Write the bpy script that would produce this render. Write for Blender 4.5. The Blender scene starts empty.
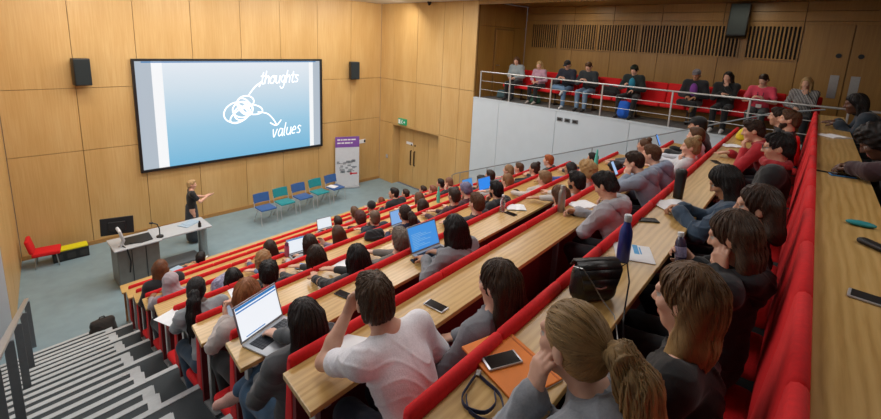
import bpy, bmesh, math, random
import numpy as np
from mathutils import Vector, Matrix
random.seed(7)
SC = bpy.context.scene
COL = SC.collection
R = math.radians
A = R(4.6)                                   # the seating is turned a little against the front wall
CA, SA = math.cos(A), math.sin(A)
RISE, PITCH = .3922, .936
def UV(u, v): return (u*CA - v*SA, u*SA + v*CA)      # seating frame -> room
def vrow(k): return PITCH*(9.891-k)
def zred(k): return 5.5 - PITCH*(.851+.419*(10-k))
def G(k): return 0. if k <= 0 else zred(k)-.81
def zdesk(k): return (G(k)+.762)
def uend(v): return .812+.134*v
UR = 8.72

# ------------------------------------------------------------------ colours and materials
def lin(c): return c/12.92 if c <= .04045 else ((c+.055)/1.055)**2.4
def hx(h):
    h = h.lstrip('#'); return tuple(lin(int(h[i:i+2], 16)/255) for i in (0, 2, 4))+(1,)
MATS = {}
class NT:
    def __init__(s, name):
        s.m = bpy.data.materials.new(name); s.m.use_nodes = True; s.t = s.m.node_tree
        s.b = s.t.nodes['Principled BSDF']
    def n(s, kind, **kw):
        x = s.t.nodes.new(kind)
        for k, v in kw.items():
            if k.startswith('i_'):
                x.inputs[k[2:].replace('_', ' ')].default_value = v
            else: setattr(x, k, v)
        return x
    def l(s, a, b): s.t.links.new(a, b)
    def ramp(s, fac, stops):
        r = s.n('ShaderNodeValToRGB'); e = r.color_ramp.elements
        while len(e) < len(stops): e.new(.5)
        for el, (p, c) in zip(e, stops): el.position = p; el.color = c
        s.l(fac, r.inputs['Fac']); return r.outputs['Color']
    def bump(s, fac, st, dist=.01):
        b = s.n('ShaderNodeBump', i_Strength=st, i_Distance=dist); s.l(fac, b.inputs['Height']); s.l(b.outputs[0], s.b.inputs['Normal'])
    def coord(s, scale=(1, 1, 1), out='Object', rot=(0, 0, 0)):
        c = s.n('ShaderNodeTexCoord'); m = s.n('ShaderNodeMapping'); m.inputs['Scale'].default_value = scale; m.inputs['Rotation'].default_value = rot
        s.l(c.outputs[out], m.inputs[0]); return m.outputs[0]
def plain(name, col, rough=.6, metal=0., var=.08, scale=25., bump=0., coat=0., sheen=0.):
    if name in MATS: return MATS[name]
    t = NT(name); c = hx(col) if isinstance(col, str) else col
    t.b.inputs['Roughness'].default_value = rough; t.b.inputs['Metallic'].default_value = metal
    if coat: t.b.inputs['Coat Weight'].default_value = coat
    if sheen: t.b.inputs['Sheen Weight'].default_value = sheen
    n = t.n('ShaderNodeTexNoise', i_Scale=scale, i_Detail=3.); t.l(t.coord(), n.inputs['Vector'])
    lo = tuple(x*(1-var) for x in c[:3])+(1,); hi = tuple(min(1, x*(1+var)) for x in c[:3])+(1,)
    t.l(t.ramp(n.outputs[0], [(.3, lo), (.7, hi)]), t.b.inputs['Base Color'])
    if bump: t.bump(n.outputs[0], bump)
    MATS[name] = t.m; return t.m
def cloth(col, var=.12, scale=140., bump=.25):
    nm = 'cloth_'+col.strip('#')
    if nm in MATS: return MATS[nm]
    t = NT(nm); c = hx(col); t.b.inputs['Roughness'].default_value = .85; t.b.inputs['Sheen Weight'].default_value = .15
    a = t.n('ShaderNodeTexNoise', i_Scale=scale, i_Detail=2.); t.l(t.coord(), a.inputs['Vector'])
    b = t.n('ShaderNodeTexNoise', i_Scale=9., i_Detail=2.); t.l(t.coord(), b.inputs['Vector'])
    mx = t.n('ShaderNodeMath', operation='ADD'); t.l(a.outputs[0], mx.inputs[0]); t.l(b.outputs[0], mx.inputs[1])
    h = t.n('ShaderNodeMath', operation='MULTIPLY'); h.inputs[1].default_value = .5; t.l(mx.outputs[0], h.inputs[0])
    lo = tuple(x*(1-var) for x in c[:3])+(1,); hi = tuple(min(1, x*(1+var)) for x in c[:3])+(1,)
    t.l(t.ramp(h.outputs[0], [(.35, lo), (.65, hi)]), t.b.inputs['Base Color'])
    t.bump(a.outputs[0], bump, .003); MATS[nm] = t.m; return t.m
def striped(name, c1, c2, freq):
    t = NT(name); t.b.inputs['Roughness'].default_value = .85
    w = t.n('ShaderNodeTexWave', i_Scale=freq, i_Distortion=.6); w.bands_direction = 'X'; t.l(t.coord(), w.inputs['Vector'])
    t.l(t.ramp(w.outputs[0], [(.62, hx(c1)), (.7, hx(c2))]), t.b.inputs['Base Color']); MATS[name] = t.m; return t.m
def emis(name, col, st, base=None):
    if name in MATS: return MATS[name]
    t = NT(name); t.b.inputs['Emission Color'].default_value = hx(col); t.b.inputs['Emission Strength'].default_value = st
    t.b.inputs['Base Color'].default_value = hx(base or '#101010'); t.b.inputs['Roughness'].default_value = .35; MATS[name] = t.m; return t.m
def veneer(name, c1, c2, c3, rough=.38, axis=2, out='Object'):
    """wood veneer panel: fine straight grain along one axis"""
    t = NT(name); t.b.inputs['Roughness'].default_value = rough
    sc = [34., 34., 34.]; sc[axis] = 1.1
    n = t.n('ShaderNodeTexNoise', i_Scale=1., i_Detail=6., i_Roughness=.65, i_Distortion=.3); t.l(t.coord(tuple(sc), out), n.inputs['Vector'])
    s2 = [2.2]*3; s2[axis] = .5
    b = t.n('ShaderNodeTexNoise', i_Scale=1., i_Detail=2.); t.l(t.coord(tuple(s2), out), b.inputs['Vector'])
    m = t.n('ShaderNodeMix', data_type='FLOAT'); m.inputs[0].default_value = .45
    t.l(n.outputs[0], m.inputs[2]); t.l(b.outputs[0], m.inputs[3])
    t.l(t.ramp(m.outputs[0], [(.3, hx(c1)), (.5, hx(c2)), (.72, hx(c3))]), t.b.inputs['Base Color'])
    MATS[name] = t.m; return t.m
def deskwood(name, c1, c2, c3, rough=.32):
    """oak desk top: cathedral grain running along the desk"""
    t = NT(name); t.b.inputs['Roughness'].default_value = rough; t.b.inputs['Coat Weight'].default_value = .15; t.b.inputs['Coat Roughness'].default_value = .25
    w = t.n('ShaderNodeTexWave', i_Scale=7.5, i_Distortion=7., i_Detail=3., i_Detail_Scale=1.2, i_Detail_Roughness=.55)
    w.bands_direction = 'Y'; t.l(t.coord((.17, 1., 1.)), w.inputs['Vector'])
    f = t.n('ShaderNodeTexNoise', i_Scale=1., i_Detail=5., i_Roughness=.7); t.l(t.coord((4., 90., 60.)), f.inputs['Vector'])
    g = t.n('ShaderNodeTexNoise', i_Scale=1.3, i_Detail=2.); t.l(t.coord((.6, 2., 2.)), g.inputs['Vector'])
    m = t.n('ShaderNodeMix', data_type='FLOAT'); m.inputs[0].default_value = .66; t.l(w.outputs[0], m.inputs[2]); t.l(f.outputs[0], m.inputs[3])
    m2 = t.n('ShaderNodeMix', data_type='FLOAT'); m2.inputs[0].default_value = .4; t.l(m.outputs[0], m2.inputs[2]); t.l(g.outputs[0], m2.inputs[3])
    t.l(t.ramp(m2.outputs[0], [(.28, hx(c1)), (.5, hx(c2)), (.75, hx(c3))]), t.b.inputs['Base Color'])
    t.bump(f.outputs[0], .05, .002); MATS[name] = t.m; return t.m
def hairmat(dark, light, tip=None):
    nm = 'hair_'+dark.strip('#')+light.strip('#')+(tip or '').strip('#')
    if nm in MATS: return MATS[nm]
    t = NT(nm); t.b.inputs['Roughness'].default_value = .5; t.b.inputs['Specular IOR Level'].default_value = .3
    at = t.n('ShaderNodeAttribute', attribute_name='strand')
    cx = t.n('ShaderNodeCombineXYZ'); t.l(at.outputs['Fac'], cx.inputs[0])
    n = t.n('ShaderNodeTexNoise', i_Scale=26., i_Detail=4., i_Roughness=.7); t.l(cx.outputs[0], n.inputs['Vector'])
    n2 = t.n('ShaderNodeTexNoise', i_Scale=22., i_Detail=2.); t.l(t.coord(), n2.inputs['Vector'])
    m = t.n('ShaderNodeMix', data_type='FLOAT'); m.inputs[0].default_value = .3; t.l(n.outputs[0], m.inputs[2]); t.l(n2.outputs[0], m.inputs[3])
    c = t.ramp(m.outputs[0], [(.33, hx(dark)), (.68, hx(light))])
    if tip:
        tp = t.n('ShaderNodeAttribute', attribute_name='tip'); mm = t.n('ShaderNodeMix', data_type='RGBA')
        c2 = t.ramp(m.outputs[0], [(.33, tuple(x*.55 for x in hx(tip)[:3])+(1,)), (.68, hx(tip))])
        t.l(tp.outputs['Fac'], mm.inputs[0]); t.l(c, mm.inputs[6]); t.l(c2, mm.inputs[7]); c = mm.outputs[2]
    t.l(c, t.b.inputs['Base Color']); t.bump(n.outputs[0], .35, .004); MATS[nm] = t.m; return t.m
def skinmat(col):
    nm = 'skin_'+col.strip('#')
    if nm in MATS: return MATS[nm]
    t = NT(nm); c = hx(col); t.b.inputs['Roughness'].default_value = .5; t.b.inputs['Subsurface Weight'].default_value = .08
    t.b.inputs['Subsurface Radius'].default_value = (.012, .005, .003)
    n = t.n('ShaderNodeTexNoise', i_Scale=18., i_Detail=3.); t.l(t.coord(), n.inputs['Vector'])
    t.l(t.ramp(n.outputs[0], [(.3, (c[0]*.88, c[1]*.8, c[2]*.78, 1)), (.7, (min(1, c[0]*1.06), c[1]*1.06, c[2]*1.06, 1))]), t.b.inputs['Base Color'])
    MATS[nm] = t.m; return t.m

# ------------------------------------------------------------------ mesh helper
class MB:
    def __init__(s): s.v = []; s.f = []; s.m = []; s.cur = 0
    def mat(s, i): s.cur = i; return s
    def add(s, vs, fs):
        o = len(s.v); s.v += [tuple(x) for x in vs]; s.f += [tuple(i+o for i in f) for f in fs]; s.m += [s.cur]*len(fs); return s
    def box(s, c, d, M=None, bev=0., seg=2):
        bm = bmesh.new(); bmesh.ops.create_cube(bm, size=1.)
        for x in bm.verts: x.co = Vector((x.co.x*d[0], x.co.y*d[1], x.co.z*d[2]))
        if bev: bmesh.ops.bevel(bm, geom=bm.edges[:], offset=min(bev, .49*min(d)), segments=seg, profile=.5, affect='EDGES')
        T = Matrix.Translation(c) @ (M.to_4x4() if M is not None else Matrix.Identity(4))
        bm.transform(T); return s.frombm(bm)
    def frombm(s, bm):
        bm.verts.index_update(); s.add([x.co[:] for x in bm.verts], [[q.index for q in f.verts] for f in bm.faces]); bm.free(); return s
    def bar(s, a, b, w, h, up=(0, 0, 1), bev=0.):
        a, b = Vector(a), Vector(b); d = b-a; y = d.normalized(); x = y.cross(Vector(up))
        if x.length < 1e-5: x = y.cross(Vector((1, 0, 0)))
        x.normalize(); z = x.cross(y)
        return s.box((a+b)/2, (w, d.length, h), Matrix((x, y, z)).transposed(), bev)
    def cyl(s, a, b, r, r2=None, n=16): return s.tube([a, b], [r, r if r2 is None else r2], n)
    def tube(s, pts, r, n=10, cap=True):
        pts = [Vector(p) for p in pts]; rs = r if isinstance(r, (list, tuple)) else [r]*len(pts)
        vs = []; fs = []; nrm = None
        for i, p in enumerate(pts):
            t = (pts[min(i+1, len(pts)-1)]-pts[max(i-1, 0)]).normalized()
            if nrm is None:
                nrm = t.cross(Vector((0, 0, 1)))
                if nrm.length < 1e-4: nrm = t.cross(Vector((1, 0, 0)))
            nrm = (nrm-t*nrm.dot(t)).normalized(); b = t.cross(nrm)
            for j in range(n):
                a = 2*math.pi*j/n; vs.append(p+(nrm*math.cos(a)+b*math.sin(a))*rs[i])
        for i in range(len(pts)-1):
            for j in range(n):
                q = (j+1) % n; fs.append((i*n+j, i*n+q, (i+1)*n+q, (i+1)*n+j))
        if cap: fs += [tuple(range(n))[::-1], tuple(range((len(pts)-1)*n, len(pts)*n))]
        return s.add(vs, fs)
    def lathe(s, prof, c=(0, 0, 0), n=20, M=None):
        vs = []; fs = []
        for r, z in prof:
            for j in range(n):
                a = 2*math.pi*j/n; vs.append(Vector((r*math.cos(a), r*math.sin(a), z)))
        if M is not None: vs = [M @ x for x in vs]
        vs = [x+Vector(c) for x in vs]; k = len(prof)
        for i in range(k-1):
            for j in range(n):
                q = (j+1) % n; fs.append((i*n+j, i*n+q, (i+1)*n+q, (i+1)*n+j))
        fs += [tuple(range(n))[::-1], tuple(range((k-1)*n, k*n))]
        return s.add(vs, fs)
    def prism(s, poly, z0, z1):
        n = len(poly); vs = [(x, y, z0) for x, y in poly]+[(x, y, z1) for x, y in poly]
        fs = [tuple(range(n))[::-1], tuple(range(n, 2*n))]+[(i, (i+1) % n, n+(i+1) % n, n+i) for i in range(n)]
        return s.add(vs, fs)
    def build(s, name, mats, parent=None, smooth=False, loc=None, rot=None, ang=40):
        me = bpy.data.meshes.new(name); me.from_pydata(s.v, [], s.f)
        for m in (mats if isinstance(mats, (list, tuple)) else [mats]): me.materials.append(m)
        me.polygons.foreach_set('material_index', s.m)
        bm = bmesh.new(); bm.from_mesh(me); bmesh.ops.recalc_face_normals(bm, faces=bm.faces[:]); bm.to_mesh(me); bm.free()
        if smooth:
            me.polygons.foreach_set('use_smooth', [True]*len(me.polygons))
            try: me.set_sharp_from_angle(angle=R(ang))
            except Exception: pass
        me.update(); o = bpy.data.objects.new(name, me); COL.objects.link(o)
        if parent: o.parent = parent
        if loc: o.location = loc
        if rot is not None: o.rotation_euler = rot
        return o
def tag(o, label, cat, group=None, kind=None):
    if label: o['label'] = label
    if cat: o['category'] = cat
    if group: o['group'] = group
    if kind: o['kind'] = kind
    return o
def empty(name, loc, rz=0., label=None, cat=None, group=None):
    o = bpy.data.objects.new(name, None); COL.objects.link(o); o.location = loc; o.rotation_euler = (0, 0, rz); o.empty_display_size = .1
    return tag(o, label, cat, group)
def struct(name, mb, mats, **kw):
    o = mb.build(name, mats, **kw); o['kind'] = 'structure'; return o
def copy_tree(o, parent=None):
    c = o.copy(); COL.objects.link(c)
    if parent: c.parent = parent
    for ch in list(o.children): copy_tree(ch, c)
    return c
# ------------------------------------------------------------------ materials of the place
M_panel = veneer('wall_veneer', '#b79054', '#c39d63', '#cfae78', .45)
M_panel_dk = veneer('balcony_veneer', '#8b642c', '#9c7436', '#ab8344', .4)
M_groove = plain('panel_groove', '#82602f', .8)
M_desk = deskwood('desk_oak', '#a98245', '#c09a5c', '#d0ac70')
M_desk_edge = veneer('desk_edge', '#8a5a2c', '#a9763f', '#bd8b52', .45, 0)
M_red = plain('red_upholstery', '#d00d14', .85, 0, .08, 60, .08)
M_redpanel = plain('dark_red_panel', '#6e1518', .7)
M_white = plain('white_panel', '#c2cdd4', .55, 0, .02, 3)
M_plaster = plain('white_paint', '#cfd2d4', .7, 0, .02, 3)
M_steel = plain('brushed_steel', '#a8a8a6', .32, .9, .06, 40)
M_rail = plain('rail_metal', '#c4c4c2', .35, .7, .04, 30)
M_greymetal = plain('grey_painted_metal', '#6a6f72', .5, .2, .05)
M_dark = plain('black_plastic', '#141516', .45)
M_darkslot = plain('dark_slot', '#15100b', .9)
M_floor = plain('blue_grey_vinyl', '#7f959d', .45, 0, .07, 4)
M_carpet = plain('charcoal_carpet', '#3c4143', .95, 0, .2, 180, .3)
M_nosing = plain('light_grey_nosing', '#b3b6b6', .7, 0, .06, 30)
M_ceil = plain('ceiling_white', '#d8d4cc', .8, 0, .02, 3)
M_paper = plain('paper', '#e4e4e6', .7, 0, .03, 20)
M_glassblk = plain('black_glass', '#0b0c0e', .12)
M_alu = plain('aluminium', '#b4b7bb', .4, .35, .03, 30)
M_blk = plain('black_leather', '#121214', .38, 0, .2, 90, .3)

# ------------------------------------------------------------------ the room
YF, XR, ZC = 13.53, 10.44, 6.72
XB, YE = 13.0, 8.85                       # balcony rear wall, balcony end wall
ZB = 3.80                                  # balcony floor
def panelled(mb, axis, fixed, thick, spans, rows, gap=.012):
    """panels (mat 0) in front of a groove backing (mat 1); axis 'x': wall runs along x at y=fixed; thick is signed outward depth"""
    for a0, a1 in spans:
        for z0, z1 in rows:
            c = ((a0+a1)/2, (z0+z1)/2); d = (a1-a0-gap, z1-z0-gap)
            mb.mat(0)
            if axis == 'x': mb.box((c[0], fixed+thick*.25, c[1]), (d[0], abs(thick)*.5, d[1]))
            else: mb.box((fixed+thick*.25, c[0], c[1]), (abs(thick)*.5, d[0], d[1]))
    a0, a1 = spans[0][0], spans[-1][1]; z0 = min(r[0] for r in rows); z1 = max(r[1] for r in rows)
    mb.mat(1)
    if axis == 'x': mb.box(((a0+a1)/2, fixed+thick*.75, (z0+z1)/2), (a1-a0, abs(thick)*.46, z1-z0))
    else: mb.box((fixed+thick*.75, (a0+a1)/2, (z0+z1)/2), (abs(thick)*.46, a1-a0, z1-z0))
    return mb
xs = [0.02, 1.37, 2.64, 3.95, 5.27, 6.48, 7.78, 9.1, XR]
mb = panelled(MB(), 'x', YF, .1, list(zip(xs, xs[1:])), [(0, 2.47), (2.47, 4.0), (4.0, ZC)])
struct('wall_front', mb, [M_panel, M_groove])
# right wall: veneered part with the recess of the double door
mb = MB()
for sp, rows in (([(YE, 9.45), (9.45, 10.25)], [(0, 2.36), (2.36, 4.0), (4.0, ZC)]), ([(10.25, 11.5), (11.5, 12.75)], [(2.36, 4.0), (4.0, ZC)]), ([(12.75, YF)], [(0, 2.36), (2.36, 4.0), (4.0, ZC)])):
    panelled(mb, 'y', XR, .1, sp, rows)
mb.mat(0).box((XR+.18, 12.73, 1.18), (.36, .04, 2.36)).box((XR+.18, 10.27, 1.18), (.36, .04, 2.36)).box((XR+.2, 11.5, 2.34), (.4, 2.5, .04))
struct('wall_right', mb, [M_panel, M_groove])
d = empty('door', (XR+.36, 11.5, 0)); d.name = 'door_1'; d['kind'] = 'structure'
for i, (y0, y1) in enumerate(((10.29, 11.1), (11.1, 11.91), (11.91, 12.71))):
    lf = MB().box((0, (y0+y1)/2-11.5, 1.16), (.05, y1-y0-.012, 2.3), bev=.004).build('door_leaf' if i else 'side_panel', M_panel, d)
    if i:
        yh = (y1-.1 if i == 1 else y0+.1)-11.5
        MB().tube([(-.03, yh, .85), (-.075, yh, .87), (-.075, yh, 1.38), (-.03, yh, 1.4)], .022, 8).build('pull_handle', plain('dark_bronze', '#3b3128', .4, .6), lf, True)
        MB().cyl((-.025, yh, 1.62), (-.034, yh, 1.62), .035).build('lock_disc', plain('dark_bronze', '#3b3128'), lf)
    if i == 2: MB().box((-.028, .62, 1.66), (.008, .36, .1)).build('door_sign', M_paper, lf)
# white balcony front, panelled, and its cap
mb = panelled(MB(), 'y', XR, .12, [(-2.2, .2), (.2, 2.1), (2.1, 4.0), (4.0, 5.95), (5.95, 7.85), (7.85, YE)], [(0, ZB)], .01)
mb.mat(0).box((XR+.06, (YE-2.2)/2, ZB+.015), (.14, YE+2.2, .03))
struct('wall_balcony', mb, [M_white, plain('panel_backing', '#8a8c8e', .8)])  # grey groove backing shows in the gaps between the white panels
struct('floor_balcony', MB().box(((XR+XB)/2+.1, (YE-2.2)/2, ZB-.1), (XB-XR, YE+2.2, .2)), plain('balcony_carpet', '#66635f', .95, 0, .2, 120, .2))
# balcony end wall with a door in it
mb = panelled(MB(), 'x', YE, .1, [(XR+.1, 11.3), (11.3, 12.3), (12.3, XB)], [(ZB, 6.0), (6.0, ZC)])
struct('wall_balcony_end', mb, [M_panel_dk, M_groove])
d = MB().box((11.8, YE-.02, ZB+1.05), (.92, .05, 2.1), bev=.005).mat(1).box((11.8, YE-.012, ZB+1.06), (1.02, .03, 2.18)).build('door_2', [M_panel_dk, M_groove]); d['kind'] = 'structure'
MB().cyl((11.42, YE-.05, ZB+1.0), (11.42, YE-.11, ZB+1.0), .012).cyl((11.42, YE-.1, ZB+1.0), (11.54, YE-.1, ZB+1.0), .011).build('door_handle', M_steel, d)
# balcony rear wall
ys = [-2.2, -.9, .1, 1.42, 3.02, 4.48, 5.82, 7.08, YE]
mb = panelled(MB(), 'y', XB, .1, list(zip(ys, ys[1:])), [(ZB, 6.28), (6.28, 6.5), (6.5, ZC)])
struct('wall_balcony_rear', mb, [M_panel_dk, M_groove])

vents = [(7.62, 8.57), (6.32, 7.48), (5.07, 6.23), (3.8, 4.98), (2.62, 3.74), (1.44, 2.46)]
vl = ['slatted vent grille nearest the balcony end wall', 'slatted vent grille above the woman in pink and the bench gap', 'slatted vent grille above the man in the black cap', 'slatted vent grille over the teenager with the blue backpack', 'slatted vent grille half hidden behind the hanging loudspeaker', 'slatted vent grille beside the balcony double door']
for i, (y0, y1) in enumerate(vents):
    g = empty('vent_grille', (XB, (y0+y1)/2, 5.79), 0, vl[i], 'vent', 'balcony vent grilles')
    w = y1-y0
    MB().box((-.006, 0, 0), (.012, w, .76)).build('backing', M_darkslot, g)
    mb = MB(); n = int(w/.075)
    for j in range(n+1): mb.box((-.02, -w/2+j*w/n, 0), (.022, .032, .76))
    mb.box((-.02, 0, .38), (.024, w+.03, .02)).box((-.02, 0, -.38), (.024, w+.03, .02))
    mb.build('slat_set', M_panel_dk, g)
d = empty('door', (XB, .55, ZB)); d.name = 'door_3'; d['kind'] = 'structure'
for s in (1, -1):
    yc = s*.42+.0
    lf = MB().box((-.02, yc, 1.2), (.05, .82, 2.4), bev=.004).build('door_leaf', M_panel_dk, d)
    MB().box((-.05, yc-s*.25, 1.08), (.006, .15, .5)).build('push_plate', M_steel, lf)
    MB().cyl((-.045, yc-s*.24, 1.75), (-.06, yc-s*.24, 1.75), .05).build('round_window', M_dark, lf)
# left walls
mb = panelled(MB(), 'y', 0., -.1, [(-3.4, -2.3), (-2.3, -1.1), (-1.1, .05)], [(0, 2.47), (2.47, 4.0), (4.0, ZC)])
struct('wall_left', mb, [M_panel, M_groove], loc=(0.012, YF, 0), rot=(0, 0, R(-4)))
struct('wall_left_rear', MB().box((-1.05, 3.5, 3.36), (.1, 13.2, 6.72)).box((-.66, 10.1, 3.36), (.86, .1, 6.72)), M_plaster)
struct('wall_back', MB().box((6., -3.05, 3.36), (14.2, .1, 6.72)), M_panel_dk)
struct('ceiling', MB().box((4.75, 5.3, ZC+.06), (11.7, 16.8, .12)), M_ceil)
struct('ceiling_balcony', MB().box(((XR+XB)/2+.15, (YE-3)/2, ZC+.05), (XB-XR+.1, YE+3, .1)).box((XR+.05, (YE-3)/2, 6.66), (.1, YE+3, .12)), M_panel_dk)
struct('floor', MB().box((4.75, 8.5, -.06), (11.9, 11.0, .12)), M_floor)
struct('baseboard_front', MB().box((XR/2, YF-.012, .05), (XR, .024, .1)), plain('base_strip', '#a47a44', .5))

# ------------------------------------------------------------------ raked platforms and the aisle stairs
def lx(v, x): return (x+v*SA)/CA            # u of the point with room x on the line v
def slab(mb, u0a, u0b, u1a, u1b, v0, v1, z0, z1):
    """box between lines v0 (front) and v1 (rear); u left/right given at both"""
    mb.prism([UV(u0a, v0), UV(u1a, v0), UV(u1b, v1), UV(u0b, v1)], z0, z1)
mb = MB()
for k in range(1, 12):
    v0 = vrow(k)+.19; v1 = vrow(k+1)+.19 if k < 11 else -2.6
    slab(mb, uend(v0)-.28, uend(v1)-.28, 9.1, 9.1, v0, v1, max(0, G(k)-.5), G(k))
struct('floor_tiers', mb, M_carpet)
mb = MB(); nz = MB()
for k in range(0, 11):
    v0 = vrow(k)+.19; run = PITCH/3
    for j in range(3):
        va = v0-j*run; vb = va-run; z = G(k)+(RISE/3)*j if k else .364/3*j
        if k == 0 and j == 0: continue
        ur = uend(va)-.28; urb = uend(vb)-.28
        mb.mat(0); slab(mb, lx(va, -.95), lx(vb, -.95), ur, urb, va, vb, max(0, z-.35), z)
        w = .048
        ue = (uend(va)+.12) if j == 0 else ur-.0
        mb.mat(1); slab(mb, lx(va, -.95), lx(va-w, -.95), ue, ue-.012, va+.012, va-w, z-.03, z+.006)
        if j: slab(mb, ur-.09, urb-.09, ur+.012, urb+.012, va, vb+.1, z-.12, z+.007)
struct('stair_flight', mb, [M_carpet, M_nosing])
# right aisle stairs
mb = MB()
for k in range(0, 11):
    v0 = vrow(k)+.19; run = PITCH/3
    for j in range(3):
        va = v0-j*run; vb = va-run; z = G(k)+(RISE/3)*j if k else .364/3*j
        if k == 0 and j == 0: continue
        mb.mat(0); slab(mb, 9.1, 9.1, lx(va, XR), lx(vb, XR), va, vb, max(0, z-.35), z)
        mb.mat(1); slab(mb, 9.1, 9.1, lx(va, XR), lx(va-.1, XR), va+.012, va-.1, z-.03, z+.006)
struct('stair_flight_right', mb, [M_carpet, M_nosing])

# ------------------------------------------------------------------ lecture benches
occ = {}                                     # seat positions in use are filled in from the people table
def bench(k):
    v = vrow(k); z0 = G(k); zd = .762; zr = .81
    b = empty('lecture_bench', (*UV(0, v), z0), A, BLAB[k], 'bench', 'tiered lecture benches')
    ue = uend(v)-.02; L = UR-ue; c = (ue+UR)/2
    e2 = uend(v-.32)-.02
    mb = MB(); mb.prism([(ue-.045, -.017), (UR, -.017), (UR, -.315), (e2-.045, -.315)], zd-.032, zd)
    o = mb.build('desk_top', M_desk, b)
    bv = o.modifiers.new('b', 'BEVEL'); bv.width = .004; bv.segments = 2
    if k == 0:
        MB().box((c, -.03, .36), (L, .025, .72)).build('front_panel', M_desk_edge, b)
    else:
        zl = -RISE if k > 1 else -.364
        MB().box((c, -.04, (zl+.02+zd-.04)/2), (L, .03, zd-.06-zl)).build('seat_back_panel', M_redpanel, b)
        n = int(L/.55); w = L/n
        proto = None
        for i in range(n):
            x = ue+w*(i+.5)
            if proto is None:
                mb = MB(); ht = zr-(zl+.5)
                pass
                hw_ = w/2-.0015; pr = [(-.016, zr-.046), (-.015, zr-.02), (-.006, zr-.005), (.01, zr), (.026, zr-.007), (.034, zr-.028), (.046, zr-.2), (.085, zr-ht+.12), (.09, zr-ht+.03), (.07, zr-ht), (-.015, zr-ht)]
                n_ = len(pr); vs = []
                for xx, ins in ((-hw_, .012), (-hw_+.012, 0.), (hw_-.012, 0.), (hw_, .012)):
                    for (y_, z_) in pr: vs.append((xx, y_-(ins if y_ > .0 else -ins*.3), z_-(ins if z_ > zr-.06 else 0)))
                fs = [tuple(range(n_))[::-1], tuple(range(3*n_, 4*n_))]
                for q_ in range(3):
                    for j in range(n_): fs.append((q_*n_+j, q_*n_+(j+1) % n_, (q_+1)*n_+(j+1) % n_, (q_+1)*n_+j))
                mb.add(vs, fs)
                proto = mb.build('backrest_cushion', M_red, b, True, (x, 0, 0), None, 60); continue
            q = proto.copy(); COL.objects.link(q); q.location = (x, 0, 0)
        sp = None
        used = [u for u in occ.get(k-1, [])]
        for i in range(n):
            x = ue+w*(i+.5); down = any(abs(x-u) < w*1.02 for u in used)
            if sp is None:
                mb = MB().box((0, .2, 0), (w-.07, .4, .09), None, .035, 3)
                sp = mb.build('seat', M_red, b, True); q = sp
            else: q = sp.copy(); COL.objects.link(q)
            q.location = (x, .075, zl+.362)
            if not down: q.rotation_euler = (R(78), 0, 0); q.location = (x, .1, zl+.41)
    for x, e in ((ue+.02, 1), (ue+L*.34, 0), (ue+L*.67, 0), (UR-.03, 1)):
        mb = MB().box((x, -.17, zd-.045), (.035, .25, .025)).box((x, -.19, (zd-.05)/2), (.035, .05, zd-.06), None, .006).box((x, -.17, .012), (.05, .22, .02))
        mb.build('leg', M_greymetal if not e else M_rail, b)
    return b
BLAB = ['frontmost lecture bench, plain oak desk with wooden front and no red backrest', 'lecture bench in second tier from the stage with red padded backrest', 'lecture bench in third tier from the stage with red padded backrest', 'lecture bench in fourth tier, its aisle end by the grey-pink headscarf',
 'lecture bench in fifth tier from the stage, desk under the pink bottle', 'lecture bench in sixth tier, desk of the woman with the black ponytail', 'lecture bench in seventh tier, desk of the auburn-haired woman', 'lecture bench carrying the big open laptop at its aisle end',
 'lecture bench with oak desk the man in the white t-shirt leans on', 'lecture bench with oak desk holding the orange folder and black handbag', 'rearmost lecture bench, oak desk at right with tall red backrests']
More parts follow.
